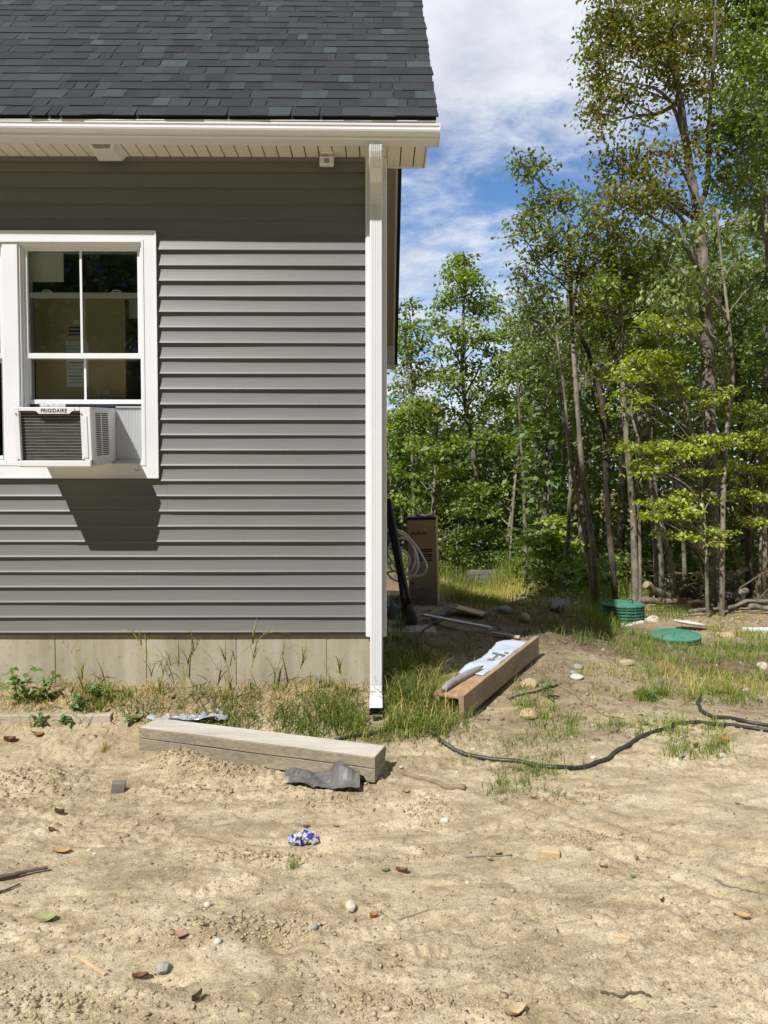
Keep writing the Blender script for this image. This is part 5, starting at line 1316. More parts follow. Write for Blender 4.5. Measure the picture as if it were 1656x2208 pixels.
def leaf_quads(C, L, Wd, rg, droop=.35, rollsd=.5, drsd=.35):
    n = len(C); az = rg.uniform(0, 2*pi, n); dr = rg.normal(droop, drsd, n); ro = rg.normal(0, rollsd, n)
    d = np.stack([np.cos(az)*np.cos(dr), np.sin(az)*np.cos(dr), -np.sin(dr)], 1)
    h = np.stack([-np.sin(az), np.cos(az), np.zeros(n)], 1)
    nn = np.cross(d, h)
    s = h*np.cos(ro)[:, None] + nn*np.sin(ro)[:, None]; up_ = np.cross(d, s)
    ll = L*rg.uniform(.65, 1.25, n)[:, None]; ww = Wd*rg.uniform(.75, 1.25, n)[:, None]
    v = np.stack([C, C+d*ll*.45+s*ww*.5+up_*ww*.12, C+d*ll-up_*ll*.05, C+d*ll*.45-s*ww*.5+up_*ww*.12], 1).reshape(-1, 3)
    return v, np.arange(4*n).reshape(n, 4)
def in_ball(n, rg, p=.42):
    q = rg.normal(size=(n, 3)); q /= np.linalg.norm(q, axis=1)[:, None]+1e-9
    return q*(rg.uniform(0, 1, n)**p)[:, None]
def tree(label, name, path, Y, w0, w1, clumps, leaf, L, Wd, barkm, dens=1.0, layer=.3, droop=.35, forks=(), group='trees along the wood edge', dy=0.5, seed=1, fork_w=.6, cl_r=.26, per=16, limbs=True):
    per = int(per*LEAF_K); cl_r *= 1.12
    rg = np.random.default_rng(seed*97+5)
    pts = []
    for i, (u, v) in enumerate(path):
        yy = Y+(dy*.25*sin(i*1.9+seed) if i else 0)
        pts.append(P(u, v, yy))
    pts[0].z = min(pts[0].z, Hs(pts[0].x, Y)-.05)
    root = empty(name, (pts[0].x, Y, Hs(pts[0].x, Y))); tag(root, label, 'tree', group)
    cp = curve_pts(pts, 6); n = len(cp); ra = w0/FOC*Y/2; rb_ = w1/FOC*Y/2
    rs = [ra+(rb_-ra)*(i/(n-1))**1.5+ra*.05*sin(i*1.7+seed) for i in range(n)]; rs[0] *= 1.25; rs[1] *= 1.08
    tm = MB(); tm.tube(cp, rs, 11)
    stems = list(zip(cp, rs))
    for fk in forks:
        fp = [P(u, v, Y+dy*.5*sin(j+seed)) for j, (u, v) in enumerate(fk)]
        j0 = min(range(n), key=lambda i: (cp[i]-fp[0]).length); fp[0] = cp[j0]
        fc = curve_pts(fp, 6); r0 = rs[j0]*fork_w; fr_ = [r0+(max(.008, r0*.2)-r0)*i/(len(fc)-1) for i in range(len(fc))]
        tm.tube(fc, fr_, 8); stems += list(zip(fc, fr_))
    sp = np.array([p[:] for p, _ in stems]); LV = []; 
    for ci, cl in enumerate(clumps):
        u, v, ru, rv = cl[:4]; k_ = cl[4] if len(cl) > 4 else 1.0; dyy = cl[5] if len(cl) > 5 else rg.normal(0, dy*.8)
        c = P(u, v, Y+dyy); rx, rz = ru/FOC*Y, rv/FOC*Y; ry = max(.35, min(rx, max(rz, .5)))
        cc = np.array(c[:])
        hd_ = np.linalg.norm(sp[:, :2]-cc[:2], axis=1); want = cc[2]-.55*hd_-.1
        j = int(np.argmin(np.abs(sp[:, 2]-want)+.45*hd_)); a = stems[j][0]
        lr = min(stems[j][1]*.55, .045)
        lp = curve_pts([a, a.lerp(c, .5)+Vector((rg.normal()*.08, rg.normal()*.08, .10*(c-a).length*.5)), c], 5)
        if limbs: tm.tube(lp, [lr+(.007-lr)*i/(len(lp)-1) for i in range(len(lp))], 6)
        lpn = np.array([p[:] for p in lp])
        ncl = max(4, int(dens*k_*rx*max(rz, .12)*70))
        off = in_ball(ncl, rg)*np.array([rx, ry, rz]); cen = cc+off
        for q in cen[:: (2 if ncl > 14 else 1)]:
            j2 = int(np.argmin(np.linalg.norm(lpn-q, axis=1))); b = Vector(lpn[max(0, j2-1)]); e = Vector(q)
            tm.tube([b, b.lerp(e, .55)+Vector((rg.normal()*.04, rg.normal()*.04, .05)), e], [.010, .007, .003], 4, cap=False)
        m_ = ncl*per
        o = in_ball(m_, rg, .5)*np.array([cl_r, cl_r, cl_r*layer]); 
        ci_ = np.repeat(np.arange(ncl), per); rel = np.linalg.norm(o[:, :2], axis=1)
        o[:, 2] -= rel*.35*(droop)
        LV.append(cen[ci_]+o)
    C = np.concatenate(LV); vv, ff = leaf_quads(C, L, Wd, rg, droop)
    tm.build('trunk', barkm, root, smooth=True)
    mesh_obj('crown', vv, ff, LF[leaf], root)
    return root
BG, BP, BD, BB = M['barkgrey'], M['barkpale'], M['barkdark'], M['barkbrown']
LEAF_K = 1.55
# the big forked tree on the right, turning rusty at the top
tree('tall forked tree with rusty brown top, thickest trunk at the right', 'broadleaf_tree',
     [(1541, 1312), (1537, 1180), (1532, 1049), (1528, 850), (1523, 700), (1519, 600), (1508, 480), (1490, 380), (1470, 240), (1450, 100), (1440, -90)], 11.5, 32, 8,
     [(1320, 70, 62, 60, .9), (1400, 40, 80, 70), (1290, 150, 48, 45, .8), (1340, 190, 60, 42, .8), (1290, 235, 40, 40, .7), (1420, 140, 80, 60, .8), (1390, 250, 60, 30, .4), (1330, 360, 60, 45, .9), (1390, 400, 70, 50, .9), (1450, 330, 70, 40, .6),
      (1300, 270, 32, 25, .6), (1275, 165, 30, 30, .6), (1275, 210, 28, 22, .6), (1310, 20, 48, 40, .8), (1500, 180, 70, 70, .6), (1540, 60, 70, 80, .7), (1470, 60, 70, 70), (1360, -50, 100, 60), (1500, -60, 120, 70), (1545, 300, 70, 60, .6), (1440, 440, 60, 40, .7), (1330, 430, 50, 45, .8)],
     'rust', .076, .046, BG, 3.3, .5, .5, [[(1508, 480), (1524, 400), (1530, 250), (1540, 100), (1545, -90)], [(1490, 380), (1472, 290), (1448, 225), (1410, 190), (1350, 178)], [(1470, 240), (1420, 245), (1370, 250), (1320, 262)], [(1530, 270), (1575, 240), (1620, 190)]], dy=.9, seed=1, fork_w=.75)
tree('tree with slender pale stem and drooping pale leaves hanging before the big forked trunk', 'broadleaf_tree',
     [(1557, 1300), (1558, 1180), (1561, 1024), (1570, 900), (1580, 830), (1572, 700), (1555, 560), (1545, 450)], 11.0, 11, 4,
     [(1440, 520, 34, 24), (1490, 500, 44, 26), (1540, 520, 44, 30), (1430, 600, 44, 26), (1480, 590, 50, 30), (1540, 590, 44, 30), (1400, 640, 40, 22, .8), (1460, 650, 45, 24), (1590, 560, 44, 30), (1620, 620, 40, 34), (1590, 480, 40, 34, .8), (1500, 455, 40, 20, .7), (1460, 700, 40, 18, .5)],
     'pale', .095, .046, BP, 1.9, .35, .75, [[(1572, 700), (1535, 640), (1490, 600), (1440, 570)]], seed=2, dy=.6)
tree('tall green tree whose crown fills the upper right corner', 'broadleaf_tree',
     [(1640, 1292), (1648, 1179), (1640, 1000), (1650, 800), (1655, 600), (1648, 400), (1640, 200), (1635, -80)], 12.4, 12, 5,
     [(1600, 110, 60, 80), (1640, 30, 60, 80), (1650, 190, 60, 80), (1600, 270, 60, 60), (1650, 350, 60, 60), (1600, 400, 60, 50), (1690, 260, 70, 90), (1640, 470, 60, 50), (1600, -20, 70, 60), (1680, 100, 80, 90), (1700, 450, 60, 90), (1580, 200, 40, 60, .6), (1560, 380, 40, 50, .7)],
     'mid', .085, .048, BP, 3.2, .5, .6, seed=3, dy=.9)
tree('dark trunked tree wrapped in creeper with olive crown in the middle of the wood edge', 'broadleaf_tree',
     [(1329, 1287), (1320, 1210), (1314, 1149), (1306, 999), (1301, 890), (1288, 820), (1274, 775), (1249, 710), (1240, 640), (1262, 540), (1290, 470)], 12.6, 14, 5,
     [(1300, 480, 50, 50), (1345, 530, 55, 45), (1300, 560, 55, 45), (1380, 590, 60, 40), (1270, 640, 45, 40), (1330, 640, 55, 45), (1390, 670, 55, 40), (1300, 720, 45, 40, .8), (1250, 580, 40, 40, .8), (1420, 540, 50, 40), (1440, 610, 50, 40), (1290, 800, 26, 30, .6), (1320, 960, 20, 40, .5), (1310, 1080, 16, 60, .6), (1390, 760, 50, 36, .7), (1450, 700, 50, 40, .8)],
     'olive', .09, .05, BD, 1.9, .5, .4, [[(1301, 890), (1312, 830), (1325, 740), (1340, 640)]], seed=4, dy=.9)
tree('straight pale trunked tree right above the raised green riser', 'broadleaf_tree',
     [(1371, 1298), (1368, 1200), (1364, 1099), (1351, 950), (1344, 850), (1339, 725), (1337, 600), (1330, 500)], 11.8, 15, 5,
     [(1340, 610, 40, 34, .8), (1320, 690, 36, 28, .8), (1370, 640, 40, 30, .8), (1350, 560, 40, 34), (1310, 620, 34, 30, .6), (1380, 720, 40, 26, .7), (1300, 660, 34, 28, .7)],
     'maple', .09, .052, BP, 1.1, .4, .4, seed=5, dy=.5)
tree('thin pale stem close behind the straight pale trunked tree', 'slender_tree',
     [(1381, 1270), (1379, 1150), (1374, 1000), (1372, 850), (1380, 700)], 12.6, 7, 3, [(1400, 720, 40, 30, .8), (1380, 660, 34, 30, .8), (1430, 760, 40, 24, .6)], 'mid', .085, .048, BP, 1.0, .4, .4, seed=6)
tree('thick straight trunk that thins and leans left, behind the log heap', 'broadleaf_tree',
     [(1424, 1272), (1418, 1180), (1411, 1099), (1399, 974), (1385, 940), (1376, 925), (1349, 865), (1334, 800), (1309, 700), (1300, 600)], 13.0, 22, 5,
     [(1290, 590, 44, 36, .9), (1330, 580, 44, 36, .9), (1310, 640, 40, 34, .8), (1280, 680, 40, 34, .8), (1410, 830, 50, 34, .7), (1440, 880, 50, 30, .6), (1420, 780, 44, 30, .7)],
     'olive', .09, .05, BG, 1.8, .45, .4, [[(1399, 974), (1396, 880), (1404, 800), (1410, 720)]], seed=7)
tree('slim trunk leaning left from the middle of the log heap', 'slender_tree',
     [(1458, 1298), (1448, 1230), (1438, 1174), (1421, 1109), (1405, 1040), (1380, 960), (1360, 890)], 11.7, 12, 4, [(1350, 830, 40, 22, .8), (1380, 800, 40, 22, .8), (1340, 880, 30, 18, .6)], 'bright', .085, .046, BP, .9, .2, .3, seed=8)
# two thin trunks and the tall pale trunk left of centre
tree('tall pale trunk leaning left in the middle of the wood edge', 'broadleaf_tree',
     [(1286, 1280), (1281, 1210), (1274, 1149), (1262, 1060), (1254, 999), (1241, 825), (1233, 700), (1229, 572), (1225, 480), (1190, 420), (1150, 380)], 12.9, 13, 3,
     [(1150, 355, 26, 14, .5, 0), (1180, 345, 20, 10, .4, 0), (1120, 348, 16, 10, .4, 0), (1138, 375, 22, 10, .5, 0), (1180, 430, 46, 34), (1140, 460, 40, 34), (1220, 440, 44, 36), (1120, 500, 34, 30, .8), (1170, 500, 50, 40), (1230, 510, 50, 44), (1260, 440, 34, 34, .7), (1270, 500, 34, 44, .7), (1150, 560, 40, 34, .7), (1210, 570, 50, 40, .7)],
     'blue', .088, .05, BP, 2.0, .55, .5, [[(1229, 572), (1200, 520), (1170, 450)], [(1229, 600), (1262, 530), (1268, 450)]], seed=9, dy=.9)
tree('thin bent pale stem left of the tall leaning pale trunk', 'slender_tree',
     [(1281, 1278), (1268, 1200), (1254, 1124), (1240, 1050), (1229, 980), (1220, 880), (1214, 825), (1205, 760), (1199, 715), (1190, 640)], 12.7, 7, 3,
     [(1130, 600, 44, 38, .8), (1175, 630, 44, 38, .8), (1200, 690, 40, 34, .7), (1150, 690, 40, 40, .7), (1120, 660, 34, 34, .7)],
     'blue', .09, .05, BP, 1.8, .5, .45, seed=10)
tree('grey tree that forks a third of the way up, left of the thin bent stem', 'broadleaf_tree',
     [(1214, 1275), (1220, 1200), (1226, 1149), (1228, 1080), (1230, 1050), (1226, 960), (1212, 880), (1200, 800), (1190, 740)], 15.0, 10, 3,
     [(1200, 740, 44, 40, .8), (1160, 770, 44, 40, .8), (1220, 790, 40, 34, .6), (1180, 830, 44, 30, .6), (1150, 720, 40, 40, .8), (1240, 700, 40, 40, .7)],
     'blue', .09, .05, BG, 1.7, .5, .45, [[(1230, 1050), (1241, 1000), (1245, 930), (1242, 860)]], seed=11)
tree('straight grey lichened trunk between the low board wall and the forking tree', 'broadleaf_tree',
     [(1172, 1262), (1173, 1200), (1175, 1100), (1177, 1000), (1179, 900), (1182, 820), (1178, 740), (1170, 660)], 17.0, 11, 4,
     [(1150, 640, 44, 44, .8), (1185, 680, 44, 40, .7), (1130, 700, 44, 44, .8), (1170, 760, 44, 40, .7), (1120, 780, 44, 44, .8), (1200, 860, 44, 30, .6), (1150, 860, 44, 34, .7)],
     'blue', .095, .052, BG, 1.7, .5, .45, seed=12)
# thinner stems deeper on the right
tree('thin leaning stem behind the bright layered branches', 'slender_tree',
     [(1478, 1265), (1474, 1180), (1468, 1115), (1460, 1010), (1480, 950), (1470, 870), (1462, 780)], 13.4, 9, 3, [(1470, 770, 50, 34, .8), (1510, 800, 50, 30, .7), (1440, 820, 44, 26, .6)], 'deep', .09, .05, BG, 1.1, .4, .4, seed=13)
tree('trunk at the far right behind the dead twigs', 'broadleaf_tree',
     [(1616, 1288), (1613, 1180), (1611, 1089), (1600, 950), (1590, 800), (1596, 680), (1600, 560)], 12.6, 15, 5,
     [(1600, 700, 60, 40), (1640, 760, 60, 44), (1570, 760, 50, 40, .8), (1620, 840, 60, 40, .8), (1560, 640, 50, 40, .8), (1640, 620, 50, 44), (1570, 860, 44, 34, .6), (1650, 900, 50, 34, .7)],
     'deep', .09, .05, BD, 1.8, .45, .4, seed=14, dy=.8)
# the bright layered beech sapling
def sprays(rows, seed):
    """uneven hanging sprays: each row (u, v, half width, depth offset) becomes a run of small clumps that sags outwards"""
    r_ = np.random.default_rng(seed); out = []
    for u, v, w, d in rows:
        sl_ = r_.uniform(-.16, .22); n_ = max(2, int(w/9))
        for k in range(n_):
            t = (k+.5)/n_*2-1+r_.normal()*.12
            out.append((u+t*w, v+sl_*t*w+abs(t)*4+r_.normal()*5, r_.uniform(8, 17), r_.uniform(3.5, 9), r_.uniform(.5, 1.25), d+r_.normal()*.12))
    return out
tree('beech sapling with bright yellow green layered branches before the big trunk', 'sapling',
     [(1527, 1302), (1522, 1200), (1516, 1090), (1500, 980), (1480, 880), (1440, 790)], 10.9, 8, 3,
     sprays([(1395, 770, 40, -.3), (1450, 765, 40, .1), (1430, 800, 44, -.1), (1362, 842, 26, -.3), (1390, 962, 46, -.3), (1450, 955, 50, 0), (1420, 985, 44, -.2), (1400, 1010, 30, -.4), (1445, 1080, 50, -.3), (1500, 1065, 44, 0), (1415, 1098, 30, -.4), (1480, 1155, 50, -.2), (1530, 1142, 40, 0), (1540, 945, 44, -.2), (1500, 975, 40, 0), (1545, 856, 34, -.2), (1490, 848, 34, .1), (1340, 800, 20, -.2), (1470, 700, 40, 0), (1410, 690, 30, -.2), (1460, 1110, 40, .1), (1520, 1010, 40, .1)], 4),
     'bright', .075, .040, BP, 2.6, .30, .35, seed=15, dy=.3, cl_r=.17, per=13, group='saplings at the wood edge')
tree('second bright sapling with layered branches at the right edge', 'sapling',
     [(1636, 1290), (1640, 1180), (1645, 1060), (1650, 950), (1652, 880)], 12.2, 6, 3,
     sprays([(1590, 950, 44, 0), (1640, 940, 44, -.2), (1665, 965, 40, .2), (1600, 1000, 40, -.2), (1645, 1010, 50, .1), (1600, 1060, 44, 0), (1655, 1072, 40, -.1), (1645, 1122, 44, -.2), (1560, 1030, 34, .3), (1640, 880, 40, 0), (1590, 890, 30, .2)], 9),
     'bright', .075, .040, BP, 2.6, .30, .35, seed=16, dy=.4, cl_r=.17, per=13, group='saplings at the wood edge')
tree('bright maple sapling at the foot of the lichened trunk', 'sapling',
     [(1188, 1268), (1186, 1220), (1190, 1170), (1195, 1120)], 15.8, 4, 2,
     [(1150, 1160, 26, 8, 2), (1190, 1150, 30, 10, 2), (1220, 1170, 26, 10, 2), (1180, 1195, 34, 8, 2), (1215, 1215, 30, 10, 2), (1165, 1235, 26, 8, 1.6), (1200, 1120, 26, 10, 1.6), (1230, 1195, 24, 8, 1.6)],
     'bright', .10, .07, BP, 2.6, .3, .3, seed=17, dy=.3, group='saplings at the wood edge')
# left side, farther back
YL = 23.0
tree('tall maple with open crown standing alone at the left, its top against the sky', 'broadleaf_tree',
     [(1037, 1240), (1035, 1150), (1029, 1049), (1019, 964), (1010, 910), (1002, 865), (996, 790), (998, 700), (1002, 600), (1000, 545)], YL, 13, 3,
     [(1000, 565, 30, 26), (985, 600, 38, 30), (1030, 600, 34, 30), (960, 640, 40, 30, .9), (1010, 650, 46, 34, .9), (1050, 660, 34, 34, .9), (940, 690, 34, 26, .7), (990, 710, 46, 34, .8), (1040, 730, 46, 34, .9), (960, 750, 40, 30, .6), (1010, 790, 50, 34, .6), (1070, 780, 40, 34, .9), (950, 810, 44, 34, .8), (1060, 840, 46, 34, .9), (1000, 850, 44, 30, .5), (940, 870, 46, 34, .9), (1020, 900, 40, 30, .6)],
     'maple', .14, .095, BG, 1.0, .55, .45, [[(996, 790), (970, 740), (950, 690)], [(996, 790), (1010, 720), (1030, 640)], [(1002, 865), (1030, 800), (1055, 720)], [(1002, 865), (970, 820), (945, 770)]], seed=18, dy=1.0, fork_w=.7, cl_r=.34)
tree('leafy tree at the left just clear of the rear eave of the house', 'broadleaf_tree',
     [(892, 1240), (892, 1100), (889, 980), (888, 880), (886, 780), (884, 680)], YL+.8, 8, 3,
     [(882, 665, 28, 26, .8), (895, 700, 32, 30, .8), (870, 730, 30, 34, .8), (910, 750, 34, 30, .8), (880, 790, 36, 34, .9), (920, 800, 32, 30, .8), (870, 850, 36, 34), (910, 870, 36, 34), (860, 910, 36, 34)],
     'mid', .135, .09, BG, 1.05, .55, .45, seed=19, dy=.9, cl_r=.34)
tree('maple with spreading lower boughs behind the tall cardboard box', 'broadleaf_tree',
     [(926, 1238), (928, 1150), (936, 1060), (940, 980), (944, 900)], 21.5, 8, 3,
     [(880, 950, 44, 28), (930, 960, 44, 26), (980, 950, 44, 26), (870, 1010, 44, 24), (920, 1030, 50, 24), (965, 1010, 44, 24), (880, 1070, 44, 22), (930, 1090, 44, 20, .8), (985, 1060, 44, 22), (860, 900, 40, 30), (905, 890, 44, 30)],
     'maple', .14, .095, BG, 1.1, .35, .4, seed=20, dy=.8, cl_r=.34)
tree('maple with low boughs in the gap right of the lone tall maple', 'broadleaf_tree',
     [(1092, 1238), (1098, 1150), (1109, 1049), (1117, 900), (1116, 830), (1110, 740)], 22.2, 10, 4,
     [(1100, 720, 40, 44, .9), (1120, 800, 40, 40, .9), (1080, 860, 40, 30, .8), (1130, 890, 40, 36, .8), (1060, 950, 44, 26, .8), (1110, 960, 44, 26, .7), (1070, 1050, 50, 24), (1030, 1100, 44, 20), (1085, 1100, 50, 22), (1050, 1150, 44, 20), (1105, 1150, 40, 18), (1020, 1050, 40, 22, .8), (1140, 1020, 30, 24, .6)],
     'maple', .14, .095, BG, 1.05, .38, .4, seed=21, dy=.8, cl_r=.34)
tree('broken pale stem leaning against the maple with low boughs', 'slender_tree', [(1098, 1238), (1106, 1100), (1114, 1010), (1125, 958)], 21.3, 5, 4, [(1060, 1195, 30, 14, 1)], 'mid', .11, .07, BP, 1, .4, .4, seed=22)
tree('bushy young maple low behind the earth heap at the wood edge', 'sapling', [(985, 1240), (985, 1190), (990, 1120)], 20.8, 4, 2,
     [(960, 1150, 44, 20), (1005, 1140, 44, 20), (980, 1190, 50, 18), (1030, 1190, 40, 18), (940, 1190, 34, 16), (1000, 1090, 40, 20, .8), (1050, 1215, 36, 12)], 'mid', .11, .075, BG, 1.2, .4, .4, seed=23, cl_r=.3, group='saplings at the wood edge')

# deeper wood: one mass of boughs and trunks
rg = np.random.default_rng(2024)
def top_at(x, y):
    u = 828+FOC*x/y
    # height of the tree line seen from the yard, in metres
    t = np.interp(u, [700, 860, 1080, 1150, 1260, 1340, 1800], [900, 890, 850, 700, 560, 470, 430])
    return EYE.z+(1040-t)/FOC*y
wr_ = empty('woods', (5, 24, -.8)); tag(wr_, 'deep shaded wood behind the trees at the edge', kind='stuff')
NB = 5200
y = rg.uniform(15.5, 34, NB); u = rg.uniform(760, 1780, NB); x = (u-828)/FOC*y
keep = ~((y < 24.5) & (u < 1150)); x, y = x[keep], y[keep]
tp = top_at(x, y)*rg.uniform(.75, 1.0, len(x)); gz_ = Hbase(x, y); z = gz_+.1+(tp-gz_)*rg.uniform(0, 1, len(x))**.9
x2 = rg.uniform(750, 1230, 1900); y2 = rg.uniform(25, 40, 1900); x = np.concatenate([x, (x2-828)/FOC*y2]); y = np.concatenate([y, y2]); z = np.concatenate([z, -1.4+rg.uniform(0, 1, 1900)**1.2*5.2])
cen = np.stack([x, y, z], 1); per = 17
ci_ = np.repeat(np.arange(len(cen)), per); o = in_ball(len(ci_), rg, .5)*np.array([.62, .62, .30])
vv, ff = leaf_quads(cen[ci_]+o, .19, .13, rg, .4)
mesh_obj('foliage', vv, ff, LF['deep'], wr_)
tm = MB()
for k in range(95):
    y_ = rg.uniform(15, 32); u_ = rg.uniform(840, 1700); x_ = (u_-828)/FOC*y_
    if y_ < 24.5 and u_ < 1150: continue
    t_ = float(top_at(np.array(x_), np.array(y_)))*.95; ln_ = rg.normal(0, .35); r_ = rg.uniform(.03, .10); b = Vector((x_, y_, float(Hbase(x_, y_))-.1))
    tm.tube([b, b+Vector((ln_*.3, 0, (t_-b.z)*.4)), b+Vector((ln_, .2, t_-b.z))], [r_, r_*.75, r_*.3], 7, cap=False)
tm.build('trunks', M['barkgrey'], wr_, smooth=True)
# undergrowth along the edge
ug = empty('undergrowth', (4, 14.5, -.3)); tag(ug, 'leafy undergrowth along the foot of the wood', kind='stuff')
n_ = 900; u = rg.uniform(850, 1720, n_); y = np.where(u < 1150, rg.uniform(20.8, 24, n_), rg.uniform(13.2, 18.5, n_)); x = (u-828)/FOC*y
ok = (y > 15) | (u > 1230); ok &= ~((u > 1370) & (y < 15)); x, y = x[ok], y[ok]
z = Hbase(x, y)+rg.uniform(.05, .75, len(x))*(.6+.4*fbm(x*.8, y*.8, 2, 3)*2)
cen = np.stack([x, y, z], 1); ci_ = np.repeat(np.arange(len(cen)), 13); o = in_ball(len(ci_), rg, .5)*np.array([.30, .30, .10])
vv, ff = leaf_quads(cen[ci_]+o, .10, .07, rg, .3)
mesh_obj('foliage', vv, ff, LF['mid'], ug)
# trees on the far side of the yard, seen only in the window panes
bw = empty('woods', (-4, -22, 0)); tag(bw, 'trees across the yard mirrored in the window glass', kind='stuff')
n_ = 9500; x = rg.uniform(-24, 14, n_); y = rg.uniform(-27, -19, n_); z = rg.uniform(-.2, 1, n_)*13
cen = np.stack([x, y, z], 1); ci_ = np.repeat(np.arange(len(cen)), 9); o = in_ball(len(ci_), rg, .5)*np.array([.9, .9, .5])
vv, ff = leaf_quads(cen[ci_]+o, .36, .26, rg, .4); mesh_obj('foliage', vv, ff, LF['deep'], bw)

# ------------------------------------------------------------------ grass, weeds and litter
GRS = {
 'green': leafmat('green grass blades', [(.060, .10, .018), (.085, .135, .026), (.115, .16, .036), (.16, .17, .06)], .3, .015),
 'dark': leafmat('dark lush grass blades', [(.040, .075, .016), (.06, .10, .022), (.085, .125, .03), (.13, .13, .05)], .3, .015),
 'dry': leafmat('straw coloured grass blades', [(.15, .17, .05), (.22, .21, .08), (.30, .26, .12), (.12, .16, .04)], .3, .015),
 'straw': leafmat('dead straw', [(.28, .22, .12), (.38, .31, .18), (.2, .15, .08)], .2, .01),
 'weed': leafmat('weed leaves', [(.055, .12, .022), (.075, .15, .028), (.10, .18, .035)], .35, .08),
}
def blades(pos, hgt, wid, rg, lean=.5, seg=4, flat=0.0):
    n = len(pos); az = rg.uniform(0, 2*pi, n); be = np.abs(rg.normal(lean, .35, n)); h = hgt*rg.uniform(.45, 1.3, n); w = wid*rg.uniform(.6, 1.3, n)
    d = np.stack([np.cos(az), np.sin(az)], 1); s = np.stack([-d[:, 1], d[:, 0]], 1)
    V = []
    th = np.full(n, 0.12)+flat*rg.uniform(.3, 1, n); r_ = np.zeros(n); z = np.zeros(n)
    for k in range(seg+1):
        t = k/seg; ww = w*(1-t**1.6)*.5+.0003
        px_ = pos[:, 0]+d[:, 0]*r_; py_ = pos[:, 1]+d[:, 1]*r_; pz_ = pos[:, 2]+z
        V.append(np.stack([px_-s[:, 0]*ww, py_-s[:, 1]*ww, pz_], 1)); V.append(np.stack([px_+s[:, 0]*ww, py_+s[:, 1]*ww, pz_], 1))
        th = th+be*(.35+.9*t)*1.1/seg*1.6; r_ = r_+np.sin(th)*h/seg; z = z+np.cos(th)*h/seg
    V = np.stack(V, 1).reshape(-1, 3); k = 2*(seg+1); base = (np.arange(n)*k)[:, None]
    F = np.concatenate([base+np.array([2*i, 2*i+1, 2*i+3, 2*i+2])[None, :] for i in range(seg)], 0)
    return V, F
def in_poly(px_poly, n, rg, tuft=0.0, tn=14):
    poly = np.array([G(u, v)[:2] for u, v in px_poly]); lo = poly.min(0); hi = poly.max(0); out = []
    def inside(q):
        c = np.zeros(len(q), bool); j = len(poly)-1
        for i in range(len(poly)):
            xi, yi = poly[i]; xj, yj = poly[j]
            cond = ((yi > q[:, 1]) != (yj > q[:, 1])) & (q[:, 0] < (xj-xi)*(q[:, 1]-yi)/(yj-yi+1e-12)+xi); c ^= cond; j = i
        return c
    m = max(4, int(n/tn)) if tuft else n; got = np.zeros((0, 2))
    while len(got) < m:
        q = rg.uniform(lo, hi, (m*3, 2)); q = q[inside(q)]; got = np.concatenate([got, q])
        if len(q) == 0: break
    got = got[:m]
    if tuft: got = np.repeat(got, tn, 0)+rg.normal(0, tuft, (len(got)*tn, 2))
    got = got[((got[:, 0]-dc)/.085)**2+((got[:, 1]-4.72)/.16)**2 > 1]
    return np.stack([got[:, 0], got[:, 1], H(got[:, 0], got[:, 1])-.003], 1)
rg = np.random.default_rng(31)
def field(name, label, parts):
    Vs, by = [], {}
    root = None; items = {}
    for px_poly, n, hgt, wid, lean, mat, tuft, *rest in parts:
        pos = in_poly(px_poly, n, rg, tuft, rest[0] if rest else 14)
        V, F = blades(pos, hgt, wid, rg, lean); items.setdefault(mat, []).append((V, F))
    first = None
    for mat, lst in items.items():
        o = 0; VV, FF = [], []
        for V, F in lst: VV.append(V); FF.append(F+o); o += len(V)
        VV = np.concatenate(VV); FF = np.concatenate(FF)
        if first is None:
            first = mesh_obj(name, VV, FF, GRS[mat], None, VV[0]); tag(first, label, kind='stuff')
        else: mesh_obj('grass_blades', VV, FF, GRS[mat], first)
    return first
RECT = lambda u0, v0, u1, v1: [(u0, v0), (u1, v0), (u1, v1), (u0, v1)]
field('grass', 'weedy grass on the earth bank along the foundation', [
    (RECT(-30, 1492, 300, 1535), 260, .075, .0045, 1.0, 'green', .03), (RECT(200, 1495, 800, 1545), 520, .12, .0036, 1.5, 'green', .04), (RECT(430, 1510, 800, 1570), 560, .13, .0036, 1.5, 'dark', .04),
    (RECT(600, 1535, 860, 1592), 950, .15, .004, 1.4, 'dark', .05), (RECT(-30, 1480, 830, 1568), 1900, .13, .0022, 1.9, 'straw', .05), (RECT(200, 1500, 830, 1572), 300, .06, .006, 1.4, 'weed', .03), (RECT(150, 1490, 230, 1560), 160, .10, .006, .8, 'green', .03), (RECT(640, 1560, 860, 1598), 420, .09, .004, 1.1, 'green', .03), (RECT(380, 1545, 640, 1572), 300, .07, .004, 1.1, 'green', .03)])
field('grass', 'dense dark grass tangled beside the downspout', [
    (RECT(828, 1420, 930, 1550), 2300, .17, .0050, 1.2, 'dark', .05), (RECT(820, 1500, 950, 1575), 900, .12, .0045, 1.2, 'green', .04), (RECT(830, 1380, 900, 1470), 700, .15, .005, 1.1, 'dark', .05), (RECT(835, 1300, 875, 1380), 500, .16, .005, .7, 'dark', .05), (RECT(840, 1420, 960, 1570), 420, .2, .003, 1.0, 'straw', .06), (RECT(830, 1420, 960, 1590), 1200, .12, .003, 2.2, 'straw', .06), (RECT(830, 1470, 1000, 1590), 250, .07, .009, 1.0, 'weed', .03), (RECT(930, 1470, 1010, 1590), 450, .12, .0045, .9, 'green', .04)])
